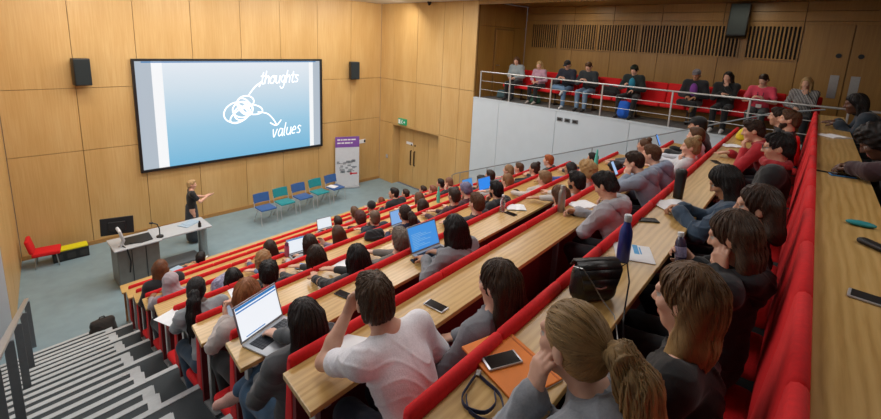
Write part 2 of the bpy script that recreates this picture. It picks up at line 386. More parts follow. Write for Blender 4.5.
# ------------------------------------------------------------------ signed-distance modelling of bodies
F32 = np.float32
def V3(*a): return np.array(a, dtype=np.float64)
def nrm(a): return a/(np.linalg.norm(a)+1e-12)
class SD:
    def __init__(s): s.p = []
    def cone(s, a, b, ra, rb, k=.02, lab=0): s.p.append(('c', np.array(a, float), np.array(b, float), ra, rb, k, lab)); return s
    def chain(s, pts, rs, k=.02, lab=0):
        for i in range(len(pts)-1): s.cone(pts[i], pts[i+1], rs[i], rs[i+1], k, lab)
        return s
    def ell(s, c, r, M=None, k=.02, lab=0): s.p.append(('e', np.array(c, float), np.array(r, float), np.eye(3) if M is None else np.array(M, float), 0, k, lab)); return s
    def sub(s, c, r, M=None, k=.01): s.p.append(('s', np.array(c, float), np.array(r, float), np.eye(3) if M is None else np.array(M, float), 0, k, -1)); return s
    @staticmethod
    def dist(p, P):
        if p[0] == 'c':
            a, b, ra, rb = p[1:5]; ab = b-a; L2 = float(ab@ab)+1e-12
            q = P-a.astype(F32); t = np.clip((q@ab.astype(F32))/F32(L2), 0, 1)
            d = q-t[:, None]*ab.astype(F32)
            return np.sqrt((d*d).sum(1))-(ra+(rb-ra)*t).astype(F32)
        c, r, M = p[1:4]; q = (P-c.astype(F32))@M.astype(F32)          # columns of M are the ellipsoid's axes
        k0 = np.sqrt(((q/r.astype(F32))**2).sum(1)); k1 = np.sqrt(((q/(r*r).astype(F32))**2).sum(1))+1e-9
        return k0*(k0-1)/k1
    def bb(s, p):
        if p[0] == 'c':
            m = max(p[3], p[4]); return np.minimum(p[1], p[2])-m, np.maximum(p[1], p[2])+m
        m = np.sqrt((p[3]**2)@(p[2]**2)); return p[1]-m, p[1]+m
    def bounds(s):
        bs = [s.bb(p) for p in s.p if p[0] != 's']
        return np.min([b[0] for b in bs], 0), np.max([b[1] for b in bs], 0)
    def eval(s, P, far, disp=None):
        D = np.full(len(P), far, F32)
        for p in s.p:
            lo, hi = s.bb(p); m = p[5]+far
            w = np.nonzero(np.all((P > (lo-m).astype(F32)) & (P < (hi+m).astype(F32)), 1))[0]
            if not len(w): continue
            d = s.dist(p, P[w]); o = D[w]; k = F32(max(p[5], 1e-4))
            if p[0] == 's':
                h = np.maximum(k-np.abs(o+d), 0)/k; D[w] = np.maximum(o, -d)+h*h*k*F32(.25)
            else:
                h = np.maximum(k-np.abs(o-d), 0)/k; D[w] = np.minimum(o, d)-h*h*k*F32(.25)
        if disp is not None: D = D+disp(P).astype(F32)
        return D
    def label(s, P):
        best = np.full(len(P), 9e9, F32); L = np.zeros(len(P), np.int32)
        for p in s.p:
            if p[0] == 's': continue
            d = s.dist(p, P); w = d < best; best[w] = d[w]; L[w] = p[6]
        return L
def polygonise(sd, h, disp=None):
    lo, hi = sd.bounds(); lo = lo-3*h; hi = hi+3*h; c = 4
    n = np.ceil((hi-lo)/(h*c)).astype(int)+1
    g = [np.arange(m) for m in n]
    I = np.stack(np.meshgrid(*g, indexing='ij'), -1).reshape(-1, 3)
    far = 2.2*c*h
    cc = (lo+(I+.5)*h*c).astype(F32)
    d = sd.eval(cc, F32(far), disp)
    act = np.abs(d) < c*h*.87*1.35+.006
    N = n*c+1
    D = np.full(tuple(N), F32(far), F32)
    neg = (d < 0).reshape(tuple(n)).repeat(c, 0).repeat(c, 1).repeat(c, 2)
    D[:-1, :-1, :-1][neg] = -far
    ai = I[act]
    off = np.stack(np.meshgrid(*[np.arange(c+1)]*3, indexing='ij'), -1).reshape(-1, 3)
    allp = (ai[:, None, :]*c+off[None]).reshape(-1, 3)
    lin_ = np.unique(np.ravel_multi_index(allp.T, tuple(N)))
    ijk = np.stack(np.unravel_index(lin_, tuple(N)), -1)
    D.reshape(-1)[lin_] = sd.eval((lo+ijk*h).astype(F32), F32(far), disp)
    S = D < 0
    cnt = np.zeros(tuple(N-1), np.int8)
    for a in (0, 1):
        for b in (0, 1):
            for e in (0, 1): cnt += S[a:a+N[0]-1, b:b+N[1]-1, e:e+N[2]-1]
    cells = np.argwhere((cnt > 0) & (cnt < 8))
    idx = np.full(tuple(N-1), -1, np.int32); idx[tuple(cells.T)] = np.arange(len(cells))
    cor = [(a, b, e) for a in (0, 1) for b in (0, 1) for e in (0, 1)]
    val = {q: D[cells[:, 0]+q[0], cells[:, 1]+q[1], cells[:, 2]+q[2]] for q in cor}
    pos = np.zeros((len(cells), 3)); wt = np.zeros(len(cells))
    for q in cor:
        for ax in range(3):
            if q[ax]: continue
            r = list(q); r[ax] = 1; a, b = val[q], val[tuple(r)]
            m = (a < 0) != (b < 0); t = np.where(m, a/np.where(m, a-b, 1), 0)
            pt = np.array(q, float)[None].repeat(len(cells), 0); pt[:, ax] = t
            pos += np.where(m[:, None], pt, 0); wt += m
    verts = lo+(cells+pos/wt[:, None])*h
    quads = []
    for ax in range(3):
        b, e = [(1, 2), (2, 0), (0, 1)][ax]
        sl0 = [slice(None)]*3; sl1 = [slice(None)]*3; sl0[ax] = slice(0, -1); sl1[ax] = slice(1, None)
        s0, s1 = S[tuple(sl0)], S[tuple(sl1)]
        ed = np.argwhere(s0 != s1)
        ok = np.all(ed > 0, 1) & (ed[:, b] < N[b]-1) & (ed[:, e] < N[e]-1); ed = ed[ok]
        def ci(db, de):
            q = ed.copy(); q[:, b] -= db; q[:, e] -= de; return idx[tuple(q.T)]
        q4 = np.stack([ci(1, 1), ci(0, 1), ci(0, 0), ci(1, 0)], 1)
        flip = ~s0[tuple(ed.T)]
        q4[flip] = q4[flip][:, ::-1]
        quads.append(q4)
    Q = np.concatenate(quads); Q = Q[np.all(Q >= 0, 1)]
    return verts, Q
def to_object(name, verts, Q, mats, parent=None, labels=None, attrs=None):
    me = bpy.data.meshes.new(name); n = len(Q)
    me.vertices.add(len(verts)); me.vertices.foreach_set('co', np.ascontiguousarray(verts, dtype=F32).ravel())
    me.loops.add(n*4); me.loops.foreach_set('vertex_index', np.ascontiguousarray(Q, dtype=np.int32).ravel())
    me.polygons.add(n); me.polygons.foreach_set('loop_start', np.arange(0, n*4, 4, dtype=np.int32))
    try: me.polygons.foreach_set('loop_total', np.full(n, 4, np.int32))
    except Exception: pass
    me.polygons.foreach_set('use_smooth', np.ones(n, bool))
    for m in mats: me.materials.append(m)
    if labels is not None: me.polygons.foreach_set('material_index', labels.astype(np.int32))
    for k, v in (attrs or {}).items():
        a = me.attributes.new(k, 'FLOAT', 'POINT'); a.data.foreach_set('value', v.astype(F32))
    me.update(calc_edges=True); me.validate()
    o = bpy.data.objects.new(name, me); COL.objects.link(o)
    if parent: o.parent = parent
    return o
def sd_object(name, sd, h, mats, parent=None, disp=None, sc=1., strand=None, lab=False):
    v, q = polygonise(sd, h, disp)
    L = sd.label(v[q].mean(1).astype(F32)) if lab else None
    at = strand(v) if strand else None
    return to_object(name, v*sc, q, mats, parent, L, at)

# ------------------------------------------------------------------ people
def ik(S, W, l1, l2, hint):
    d = W-S; L = np.linalg.norm(d); mx = l1+l2-.004
    if L > mx: W = S+d/L*mx; d = W-S; L = mx
    L = max(L, abs(l1-l2)+.02); u = nrm(d); a = (l1*l1-l2*l2+L*L)/(2*L); hh = math.sqrt(max(l1*l1-a*a, 0))
    hp = hint-u*(hint@u); return S+u*a+nrm(hp)*hh, W
def rotm(ax, a):
    ax = nrm(ax); x, y, z = ax; c, s = math.cos(a), math.sin(a); C = 1-c
    return np.array([[c+x*x*C, x*y*C-z*s, x*z*C+y*s], [y*x*C+z*s, c+y*y*C, y*z*C-x*s], [z*x*C-y*s, z*y*C+x*s, c+z*z*C]])
def hand(sd, w, f, n, sgn, curl, lab=0, spread=.1):
    """palm, four unequal bent fingers and a thumb; f finger direction, n palm normal, sgn +1 right hand"""
    f = nrm(f); n = nrm(n-f*(n@f)); t = nrm(np.cross(f, n))*(-sgn)       # towards the thumb
    offs = (.027, .009, -.009, -.026); lens = ((.042, .026, .021), (.046, .03, .022), (.043, .028, .021), (.034, .021, .018))
    kn = (.086, .09, .086, .078)
    for o, ls, kk in zip(offs, lens, kn):
        K = w+f*kk+t*o
        sd.cone(w+f*.012+t*o*.55, K, .0165, .0115, .014, lab)
        p = K; dr = nrm(f+t*o*spread*12); ang = 0
        for j, l in enumerate(ls):
            ang += curl*(1.05, 1.25, .8)[j]
            dd = dr*math.cos(ang)+n*math.sin(ang); q = p+dd*l
            sd.cone(p, q, .0092-.0009*j, .0085-.0010*j, .005, lab); p = q
    b = w+f*.022+t*.02; d1 = nrm(f*.62+t*.68+n*.38); p1 = b+d1*.045
    d2 = nrm(f*.85+t*.3+n*(.3+curl*.5)); p2 = p1+d2*.032; d3 = nrm(f*.8-t*.05*(1+4*curl)+n*(.35+curl*.7)); p3 = p2+d3*.025
    sd.chain([b, p1, p2, p3], [.0155, .0118, .0098, .0078], .012, lab)
def lock_mesh(v, q, n, steps, step, r, flow, seed=1):
    """fine locks laid over a hair surface, following its flow"""
    from mathutils.kdtree import KDTree
    fn = np.cross(v[q[:, 2]]-v[q[:, 0]], v[q[:, 3]]-v[q[:, 1]]); N = np.zeros_like(v)
    for j in range(4): np.add.at(N, q[:, j], fn)
    N /= np.linalg.norm(N, axis=1)[:, None]+1e-9
    kd = KDTree(len(v))
    for i, p in enumerate(v): kd.insert(p, i)
    kd.balance(); rg = np.random.default_rng(seed); VV = []; QQ = []; SS = []; o = 0
    for s in rg.choice(len(v), min(n, len(v)), replace=False):
        p = v[s]+N[s]*r*.3; P = [p]; NN = [N[s]]; j0 = rg.normal(size=3)*.12
        for k in range(steps):
            f = flow(p)+j0; _, i, d = kd.find(p); nn = N[i]; f = f-nn*(f@nn); L = np.linalg.norm(f)
            if L < .15: break
            p = p+f/L*step; _, i, d = kd.find(p)
            if d > step*2.5: break
            nn = N[i]; p = p-nn*((p-v[i])@nn-r*.35); P.append(p); NN.append(nn)
        m = len(P)
        if m < 3: continue
        P = np.array(P); NN = np.array(NN); T = np.gradient(P, axis=0); T /= np.linalg.norm(T, axis=1)[:, None]+1e-9
        B = np.cross(T, NN); w = r*np.clip(np.minimum(np.arange(m)+.6, m-.4-np.arange(m))/1.6, .15, 1)*rg.uniform(.7, 1.3)
        ring = np.stack([P+NN*w[:, None]*.8, P+B*w[:, None]*1.5-NN*w[:, None]*.5, P-B*w[:, None]*1.5-NN*w[:, None]*.5], 1)
        VV.append(ring.reshape(-1, 3)); a = o+np.arange(m-1)[:, None]*3
        for j in range(3): QQ.append(np.concatenate([a+j, a+(j+1) % 3, a+3+(j+1) % 3, a+3+j], 1))
        SS.append(np.full(m*3, rg.uniform(0, 9))); o += m*3
    if not VV: return None
    return np.concatenate(VV), np.concatenate(QQ), np.concatenate(SS)
def hair_object(name, sd, h, mats, parent, disp, sc, sfn, locks):
    v, q = polygonise(sd, h, disp); at = sfn(v)
    if locks:
        n, steps, step, r, flow = locks; R_ = lock_mesh(v, q, n, steps, step, r, flow, len(v))
        if R_:
            t = sfn(R_[0])['tip']; q = np.concatenate([q, R_[1]+len(v)]); v = np.concatenate([v, R_[0]])
            at = {'strand': np.concatenate([at['strand'], R_[2]]), 'tip': np.concatenate([at['tip'], t])}
    return to_object(name, v*sc, q, mats, parent, None, at)
def strandfn(c, axis, fwd, top, drop):
    c = np.array(c); axis = nrm(np.array(axis)); x = nrm(np.cross(axis, fwd)); y = np.cross(axis, x)
    def f(v):
        q = v-c; a = np.arctan2(q@x, q@y)
        return {'strand': np.abs(a)*1.6+.25*np.sin(a)+(q@axis)*.35, 'tip': np.clip((top-v[:, 2])/drop, 0, 1)**1.1}
    return f
def groove(c, axis, fwd, amp, freq=34):
    c = np.array(c).astype(F32); axis = nrm(np.array(axis)); x = nrm(np.cross(axis, fwd)).astype(F32); y = np.cross(axis, x).astype(F32); ax = axis.astype(F32)
    def f(P):
        q = P-c; a = np.arctan2(q@x, q@y); z = q@ax
        return amp*(.55*np.sin(freq*a+7*np.sin(3*a)+9*z)+.45*np.sin(freq*.43*a+5*np.sin(2.3*a+1)+4*z+2))
    return f
def curls(amp, fr):
    def f(P): return amp*(np.sin(P[:, 0]*fr+2*np.sin(P[:, 2]*fr*.6))*np.sin(P[:, 1]*fr*1.1+1.3)*np.sin(P[:, 2]*fr*.9+.4+1.5*np.sin(P[:, 0]*fr*.5)))
    return f
def folds(amp):
    def f(P):
        x, y, z = P[:, 0], P[:, 1], P[:, 2]
        a = 1-np.abs(np.sin(34*z+16*x+2.5*np.sin(11*y+7*x)+1.3*np.sin(23*x))); b = 1-np.abs(np.sin(30*y-21*z+2.5*np.sin(13*x+3*z)))
        return -amp*(a**3*1.3+b**3*.9-.55)*(.65+.5*np.sin(8*x+6*z+1)*np.sin(9*y+2))
    return f
SKIN = {'w': '#c99a80', 'p': '#d6a890', 't': '#b07f5f', 'b': '#5d3c2a', 'm': '#8a5d42'}
M_eye = plain('eye_white', '#a8a29b', .5); M_iris = plain('eye_iris', '#2c2019', .15); M_lips = plain('lips', '#a8625a', .45)
M_nail = plain('shoe_sole', '#c9c5bf', .7)
MESHCACHE = {}
def person(loc, rz, label, h=.012, s=1., lean=0., twist=0., yaw=0., pitch=0., roll=0., hair=('short', '#241710', '#4a3220'), top=('long', '#2b2d33'),
           legs='#23252b', skin='w', arms=('desk', 'desk'), female=False, stand=False, extras=(), leg='seat', group=None, yd=.386, glasses=False, beard=None, shoe='#22201f', skirt=None, cap=None):
    """a whole person: skin body as one mesh, hair and clothes as children"""
    h = h/s
    root_z = .56 if not stand else .93
    pel = V3(0, 0, root_z)
    ln = R(lean); su = V3(0, math.sin(ln), math.cos(ln)); sf0 = V3(0, math.cos(ln), -math.sin(ln))
    tw = R(twist); sx = V3(math.cos(tw), 0, 0)+sf0*math.sin(tw)*1.; sx = nrm(sx); sf = nrm(np.cross(su, sx))
    nb = pel+su*.49
    # head
    hc = pel+su*.645+sf*.015
    Mh = rotm(V3(0, 0, 1), R(-yaw))@rotm(V3(1, 0, 0), R(-pitch))@rotm(V3(0, 1, 0), R(roll))   # yaw>0 turns to the right
    def H(x, y, z): return hc+Mh@V3(x, y, z)
    hw = .95 if female else 1.
    B = SD()
    # torso under the clothes
    B.ell(pel+su*.02, (.15, .1, .11), np.stack([sx, sf, su], 1), .05)
    B.ell(pel+su*.17, (.125*hw, .088, .14), np.stack([sx, sf, su], 1), .06)
    B.ell(pel+su*.33, (.148*hw, .1, .145), np.stack([sx, sf, su], 1), .06)
    shw = .18*hw
    SH = {1: pel+su*.442+sx*shw, -1: pel+su*.442-sx*shw}
    B.cone(SH[-1], SH[1], .048, .048, .05)
    B.cone(nb+su*.0-sf*.005, hc+Mh@V3(0, -.025, -.07), .054*hw, .05*hw, .03)
    B.cone(nb-su*.03+sx*.1, nb+su*.02, .035, .045, .03).cone(nb-su*.03-sx*.1, nb+su*.02, .035, .045, .03)
    # head
    B.ell(H(0, -.012, .03), (.073*hw, .092, .083), Mh, .03)
    B.ell(H(0, .024, -.045), (.057*hw, .066, .073), Mh, .03)
    B.ell(H(0, .06, -.098), (.024, .021, .018), Mh, .03)
    fine = h < .0095
    B.cone(H(0, .086, .014), H(0, .107, -.026), .0085, .0125, .014)
    B.ell(H(.011, .097, -.03), (.008, .009, .007), Mh, .006).ell(H(-.011, .097, -.03), (.008, .009, .007), Mh, .006)
    B.cone(H(-.034, .078, .027), H(.034, .078, .027), .011, .011, .02)
    B.ell(H(.036, .062, -.022), (.022, .022, .02), Mh, .025).ell(H(-.036, .062, -.022), (.022, .022, .02), Mh, .025)
    for e in (1, -1):
        B.sub(H(e*.031, .093, .006), (.016, .013, .0105), Mh, .012)
        if fine:
            B.ell(H(e*.031, .0752, .005), (.0112, .0115, .0095), Mh, .003, 1)
            B.ell(H(e*.031, .0815, .005), (.0068, .0062, .0068), Mh, .001, 2)
            B.cone(H(e*.018, .087, .0175), H(e*.043, .081, .016), .0035, .003, .004)
        B.ell(H(e*.076*hw, -.008, -.008), (.011, .024, .033), Mh@rotm(V3(0, 0, 1), e*.35), .008)
    B.cone(H(-.019, .0855, -.061), H(.019, .0855, -.061), .006, .006, .006, 3 if fine else 0).cone(H(-.016, .0845, -.0705), H(.016, .0845, -.0705), .0072, .0072, .006, 3 if fine else 0)
    # arms
    LU, LF = .285*hw, .25*hw; WR = {}
    zd = .762/s; yq = yd/s
    garment = SD(); infl = {'tee': .013, 'long': .013, 'jumper': .02, 'hoodie': .024, 'coat': .03, 'vest': .01}[top[0]]
    for e, a in ((-1, arms[0]), (1, arms[1])):
        S_ = SH[e]; curl = .35; hint = V3(e*.8, -.3, -.8)
        if a == 'desk': W = V3(e*.12, yq+.1, zd+.05+infl*.6); f = V3(-e*.5, .8, .0); n = V3(0, 0, -1); curl = .14; hint = V3(e*.5, -.5, -.8)
        elif a == 'fold': W = V3(e*.05, yq+.09, zd+.052+infl*.6+.012*(e > 0)); f = V3(-e*.97, .2, -.0); n = V3(0, -.2, -1); curl = .15; hint = V3(e*.6, -.4, -.8)
        elif a == 'flat': W = V3(e*.16, yq+.16, zd+.035); f = V3(-e*.2, 1, 0); n = V3(0, 0, -1); curl = .1; hint = V3(e*.6, -.4, -.6)
        elif a == 'lap': W = V3(e*.09, .27, .70); f = V3(-e*.6, .75, -.25); n = V3(0, -.1, -1); hint = V3(e*.9, -.7, -.3)
        elif a == 'type': W = V3(e*.09, yq+.02, zd+.07); f = V3(-e*.12, 1, -.12); n = V3(0, 0, -1); curl = .3; hint = V3(e*.9, -.5, -.6)
        elif a == 'write': W = V3(e*.1, yq+.1, zd+.05); f = V3(-e*.55, .8, -.0); n = V3(-e*.75, 0, -.65); curl = .65; hint = V3(e*.6, -.4, -.7)
        elif a == 'chin': W = H(e*.05, .105, -.205); f = nrm(Mh@V3(-e*.1, .02, 1)); n = Mh@V3(-e*.3, -1, 0); curl = .85; hint = V3(e*.35, .55, -1)
        elif a == 'cheek': W = H(e*.1, .055, -.15); f = nrm(Mh@V3(-e*.18, -.12, 1)); n = Mh@V3(-e, -.35, .1); curl = .55; hint = V3(e*.45, .6, -1)
        elif a == 'temple': W = H(e*.125, .06, -.085); f = nrm(Mh@V3(-e*.25, .0, 1)); n = Mh@V3(-e, -.3, 0); curl = .5; hint = V3(e*.6, .6, -1)
        elif a == 'ear': W = H(e*.14, .015, -.12); f = nrm(Mh@V3(-e*.45, .0, 1)); n = Mh@V3(-e, 0, -.2); curl = .55; hint = V3(e*1, .35, -.8)
        elif a == 'brow': W = H(e*.085, .125, -.07); f = nrm(Mh@V3(-e*.35, -.3, 1)); n = Mh@V3(-e*.5, -1, 0); curl = .45; hint = V3(e*.6, .3, -1)
        elif a == 'phone': W = V3(e*.06, yq+.0, zd+.12); f = V3(-e*.25, .6, .75); n = V3(-e*.8, -.5, .1); curl = .5; hint = V3(e*.9, -.4, -.8)
        elif a == 'hold': W = V3(e*.1, .36, .78); f = V3(-e*.3, .6, .6); n = V3(-e*.9, -.3, .1); curl = .55; hint = V3(e*.9, -.5, -.8)
        elif a == 'crossed': W = V3(e*.02, .2, root_z+.24); f = V3(-e*.95, .1, .1); n = V3(0, -1, -.2); curl = .3; hint = V3(e, .2, -.8)
        elif a == 'up': W = H(e*.1, -.02, .06); f = nrm(Mh@V3(-e*.8, -.1, .3)); n = Mh@V3(-e*.2, .1, -1); curl = .3; hint = V3(e*1, .2, .2)
        elif a == 'down': W = V3(e*.24, .04, root_z-.1); f = V3(0, .1, -1); n = V3(-e, 0, 0); hint = V3(e*.4, -1, 0)
        elif a == 'gesture': W = V3(e*.16, .36, root_z+.27+.05*e); f = V3(e*.1, 1, .25); n = V3(-e*.7, 0, .7); curl = .25; hint = V3(e*.8, -.5, -.8)
        else: W, f, n, curl, hint = [np.array(q, float) if not isinstance(q, (int, float)) else q for q in a]
        E_, W = ik(S_, W, LU, LF, hint)
        if not stand and yd > .3 and E_[1] > yq-.01: E_[2] = max(E_[2], zd+.058+infl)
        B.cone(S_, E_, .043, .036, .03).cone(E_, E_+(W-E_)*.4, .036, .037, .02).cone(E_+(W-E_)*.4, W, .037, .024, .02)
        WR[e] = (W-nrm(W-E_)*.03, nrm(W-E_)); hand(B, W, f, n, e, curl)
        inf = infl
        if top[0] == 'tee':
            m = S_+(E_-S_)*.62; garment.cone(S_, m, .043+inf-.004, .043+inf+.004, .03)
        elif top[0] == 'vest': pass
        else:
            c = E_+(W-E_)*.93
            garment.cone(S_, E_, .043+inf, .037+inf, .03).cone(E_, c, .037+inf, .027+inf*.8, .02)
            if top[0] in ('jumper', 'hoodie', 'coat'): garment.cone(E_+(W-E_)*.84, c, .031+inf, .029+inf, .006)
    # legs
    T = SD(); li = .012
    if stand:
        for e in (1, -1):
            hp = pel+V3(e*.085, 0, -.03); kn = V3(e*.09, .02+.05*e, .5); an = V3(e*.09, .03+.1*e, .09)
            B.chain([hp, kn, an], [.075, .05, .038], .03); T.chain([hp, kn, an], [.075+li, .055+li, .045+li], .03)
            foot = [an-V3(0, .03, .03), an+V3(0, .13, -.055)]
            B.cone(foot[0], foot[1], .03, .026, .02)
            MB_FEET.append((foot, e))
    feet = []
    if not stand:
        for e in (1, -1):
            hp = pel+V3(e*.09, .02, -.02)
            if leg == 'seat': kn = V3(e*.11, .42, .5); an = V3(e*.11, .40, .09)
            elif leg == 'tuck': kn = V3(e*.1, .42, .5); an = V3(e*.1, .22, .09)
            elif leg == 'crossL': kn = V3(.02, .44, .62) if e < 0 else V3(.1, .42, .5); an = V3(.26, .5, .3) if e < 0 else V3(.1, .4, .09)
            elif leg == 'ankle': kn = V3(e*.2, .38, .56) if e > 0 else V3(-.12, .42, .5); an = V3(-.12, .44, .56) if e > 0 else V3(-.12, .42, .09)
            elif leg == 'wide': kn = V3(e*.2, .4, .5); an = V3(e*.17, .44, .09)
            elif leg == 'aisle': kn = V3(-.15+e*.1, .36, .5) ; an = V3(-.26+e*.07, .30-.06*e, .09)
            else: kn, an = [np.array(q, float) for q in leg[0 if e < 0 else 1]]
            B.chain([hp, kn, an], [.078, .052, .036], .03); T.chain([hp, kn, an], [.078+li, .056+li, .044+li], .03)
            d = nrm(V3((an-kn)[0]*.3, .9, -.1)) if abs((an-kn)[2]) > .3 else nrm(V3(0.2, .5, -.6))
            if isinstance(leg, tuple) and e > 0: d = nrm(V3(-.75, .55, -.3))
            foot = [an+V3(0, -.02, -.035), an+V3(0, 0, -.05)+d*.16]
            B.cone(foot[0], foot[1], .03, .026, .02); feet.append((foot, e))
    else:
        feet = MB_FEET[-2:]
    T.ell(pel+su*.0, (.155+li, .105+li, .11), np.stack([sx, sf, su], 1), .05)
    # top
    I3 = np.stack([sx, sf, su], 1)
    if top[0] == 'vest': inf = .01
    garment.ell(pel+su*.06, (.145+infl, .1+infl, .085+infl), I3, .05).ell(pel+su*.17, (.13*hw+infl, .09+infl, .14+infl), I3, .07).ell(pel+su*.32, (.15*hw+infl, .102+infl, .145+infl), I3, .07)
    garment.cone(SH[-1], SH[1], .048+infl, .048+infl, .06)
    garment.cone(nb-su*.035+sx*.085, nb-su*.01+sx*.03, .032+infl, .03+infl, .03).cone(nb-su*.035-sx*.085, nb-su*.01-sx*.03, .032+infl, .03+infl, .03)
    if female:
        for e in (1, -1): garment.ell(pel+su*.3+sf*.075+sx*e*.065, (.06+infl*.5,)*3, None, .06)
    if top[0] in ('jumper', 'hoodie', 'coat', 'long'):
        for j in range(8):
            a = j*math.pi/4; q = nb+su*(.012)+(sx*math.cos(a)*.058+sf*math.sin(a)*.058)*hw
            a2 = a+math.pi/4; q2 = nb+su*(.012)+(sx*math.cos(a2)*.058+sf*math.sin(a2)*.058)*hw
            garment.cone(q, q2, .016, .016, .015)
    if 'wideneck' in extras: garment.sub(nb+su*.06, (.15, .11, .085), I3, .02)
    elif top[0] == 'tee': garment.sub(nb+su*.045+sf*.015, (.078, .078, .05), I3, .01)
    root = sd_object('person', B, h, [skinmat(SKIN[skin]), M_eye, M_iris, M_lips], None, None, s, None, True)
    root.location = loc; root.rotation_euler = (0, 0, rz); tag(root, label, 'person', group)
    amp = (.0075 if top[0] != 'tee' else .0042) if fine else .004
    tn = {'tee': 't_shirt', 'long': 'long_sleeved_top', 'jumper': 'sweater', 'hoodie': 'hoodie', 'coat': 'jacket', 'vest': 'vest_top'}[top[0]]
    tm = MATS.get(top[1]) or cloth(top[1])
    sd_object(tn, garment, h, [tm], root, folds(amp), s)
    if skirt:
        K = SD(); K.chain([pel+V3(0, 0, .06), V3(0, .0, .55), V3(0, .03, .18)], [.135, .17, .2], .03); sd_object('skirt', K, h*1.3, [cloth(skirt)], root, folds(.006), s)
    else: sd_object('trousers', T, h*1.35, [cloth(legs)], root, folds(.003), s)
    for foot, e in feet:
        Sh = SD(); a, b = foot; Sh.cone(a+V3(0, 0, .012), a+(b-a)*.5+V3(0, 0, .012), .042, .04, .02).cone(a+(b-a)*.5, b, .038, .032, .02)
        sd_object('shoe', Sh, max(h*1.2, .01), [cloth(shoe)], root, None, s)
    # hair
    st = hair[0]; Hm = hairmat(*hair[1:]) if len(hair) > 2 else cloth(hair[1])
    K = SD(); q = lambda x, y, z: H(x*hw, y, z)
    pole = Mh@V3(0, -.35, 1); fw = Mh@V3(0, 1, 0); cen = H(0, -.02, .02); dsp = None; nm = 'hair'; ga = .0035 if fine else .002; more = []
    def scalp(th=.012, low=-.035, face=True):
        K.ell(H(0, -.018, .036), (.0735*hw+th, .092+th, .083+th), Mh, .02)
        K.ell(H(0, -.055, low), (.068*hw+th, .052+th, .06), Mh, .03)
        if face: K.sub(H(0, .105, -.035), (.082, .085, .1), Mh, .025)
    if st == 'short':
        scalp(.010); K.ell(H(0, .03, .098), (.06*hw, .055, .026), Mh, .03); K.sub(H(0, .03, -.16), (.2, .125, .145), Mh, .012); g1 = groove(cen, pole, fw, ga*1.2, 24); g2 = curls(.004, 110); dsp = lambda P: g1(P)+g2(P)
        K.sub(H(.078, .012, -.04), (.02, .03, .045), Mh, .012); K.sub(H(-.078, .012, -.04), (.02, .03, .045), Mh, .012)
    elif st == 'buzz':
        scalp(.0065); K.sub(H(0, .035, -.165), (.2, .115, .14), Mh, .012); K.sub(H(.078, .012, -.04), (.02, .03, .045), Mh, .012); K.sub(H(-.078, .012, -.04), (.02, .03, .045), Mh, .012)
    elif st == 'fade':
        K.ell(H(0, -.018, .036), (.0735*hw+.006, .092+.008, .083+.006), Mh, .02).ell(H(0, .0, .08), (.068*hw, .085, .052), Mh, .02); K.sub(H(0, .105, -.035), (.082, .085, .1), Mh, .02)
        K.ell(H(0, -.06, -.02), (.062*hw, .046, .05), Mh, .02); K.sub(H(0, .035, -.165), (.2, .115, .14), Mh, .012); dsp = groove(cen, pole, fw, ga, 26)
    elif st == 'mop':
        scalp(.018, -.02); K.ell(H(0, .04, .088), (.07*hw, .06, .032), Mh, .03); K.sub(H(0, .045, -.175), (.2, .115, .14), Mh, .012); g1 = groove(cen, pole, fw, ga*2, 14); g2 = curls(.006, 80); dsp = lambda P: g1(P)+g2(P)
    elif st == 'curly':
        scalp(.03, -.03); K.ell(H(0, .02, .1), (.08*hw, .08, .05), Mh, .03); dsp = curls(.014, 75)
    elif st in ('long', 'bob', 'bigbob', 'mid', 'shag', 'side'):
        scalp(.014, -.03); dr = hair_drop = {'long': .36, 'bob': .13, 'bigbob': .2, 'mid': .14, 'shag': .07, 'side': .42}[st]
        back = V3(*(-sf)); wv = .02 if st == 'long' else .0
        p0 = H(0, -.07, -.02); p1 = np.array(hc)+back*.105+V3(0, 0, -.16); p2 = hc+back*.125+V3(0, 0, -dr)
        xs_ = Mh@V3(1, 0, 0); xs_[2] = 0; xs_ = nrm(xs_)
        for e in (-1, -.5, 0, .5, 1):
            bk = 1-.25*abs(e); b_ = nrm(back+Mh@V3(0, -1, 0)*.6); b_[2] = 0
            a0 = H(e*.066*hw, -.03-.045*bk, .02); a1 = hc+xs_*e*.078*hw+b_*(.055+.045*bk)+V3(0, 0, -.11); a2 = hc+xs_*e*.082*hw+b_*(.06+.05*bk)+V3(0, 0, -dr)
            if st == 'side':
                fw_ = Mh@V3(0, 1, 0); fw_[2] = 0; fw_ = nrm(fw_)
                a1 = hc-xs_*(.062-.05*max(0, e)*.6)+b_*(.06+.02*e)+V3(0, 0, -.12); a2 = hc-xs_*(.105-.02*e)+fw_*(.05-.05*(e+1))+V3(0, 0, -dr+.03*(e+1))
            K.chain([a0, a1, a2], [.038, .036, .03 if st not in ('long', 'side') else .018], .03)
        if 'front' in extras or st in ('bob', 'bigbob'):
            for e in (1, -1): K.chain([H(e*.066*hw, .0, .05), H(e*.08*hw, -.012, -.03), H(e*.082*hw, -.005, -.11)+V3(0, 0, -.02 if st != 'long' else -.16)], [.022, .024, .016], .025)
        dsp = groove(cen, pole, fw, ga*1.3, 30)
    elif st == 'pony':
        scalp(.009, -.02); tie = H(0, -.105, .03); K.cone(H(0, -.07, .03), tie, .05, .022, .03)
        pole = H(0, -.12, .03)-H(0, .09, .02); fw = Mh@V3(0, 0, 1); cen = H(0, 0, .02); dsp = groove(cen, pole, fw, ga*.8, 40)
        more = ['tail']
    elif st == 'bun':
        scalp(.012); dsp = groove(cen, pole, fw, ga, 30); more = ['bun']
    elif st == 'hijab':
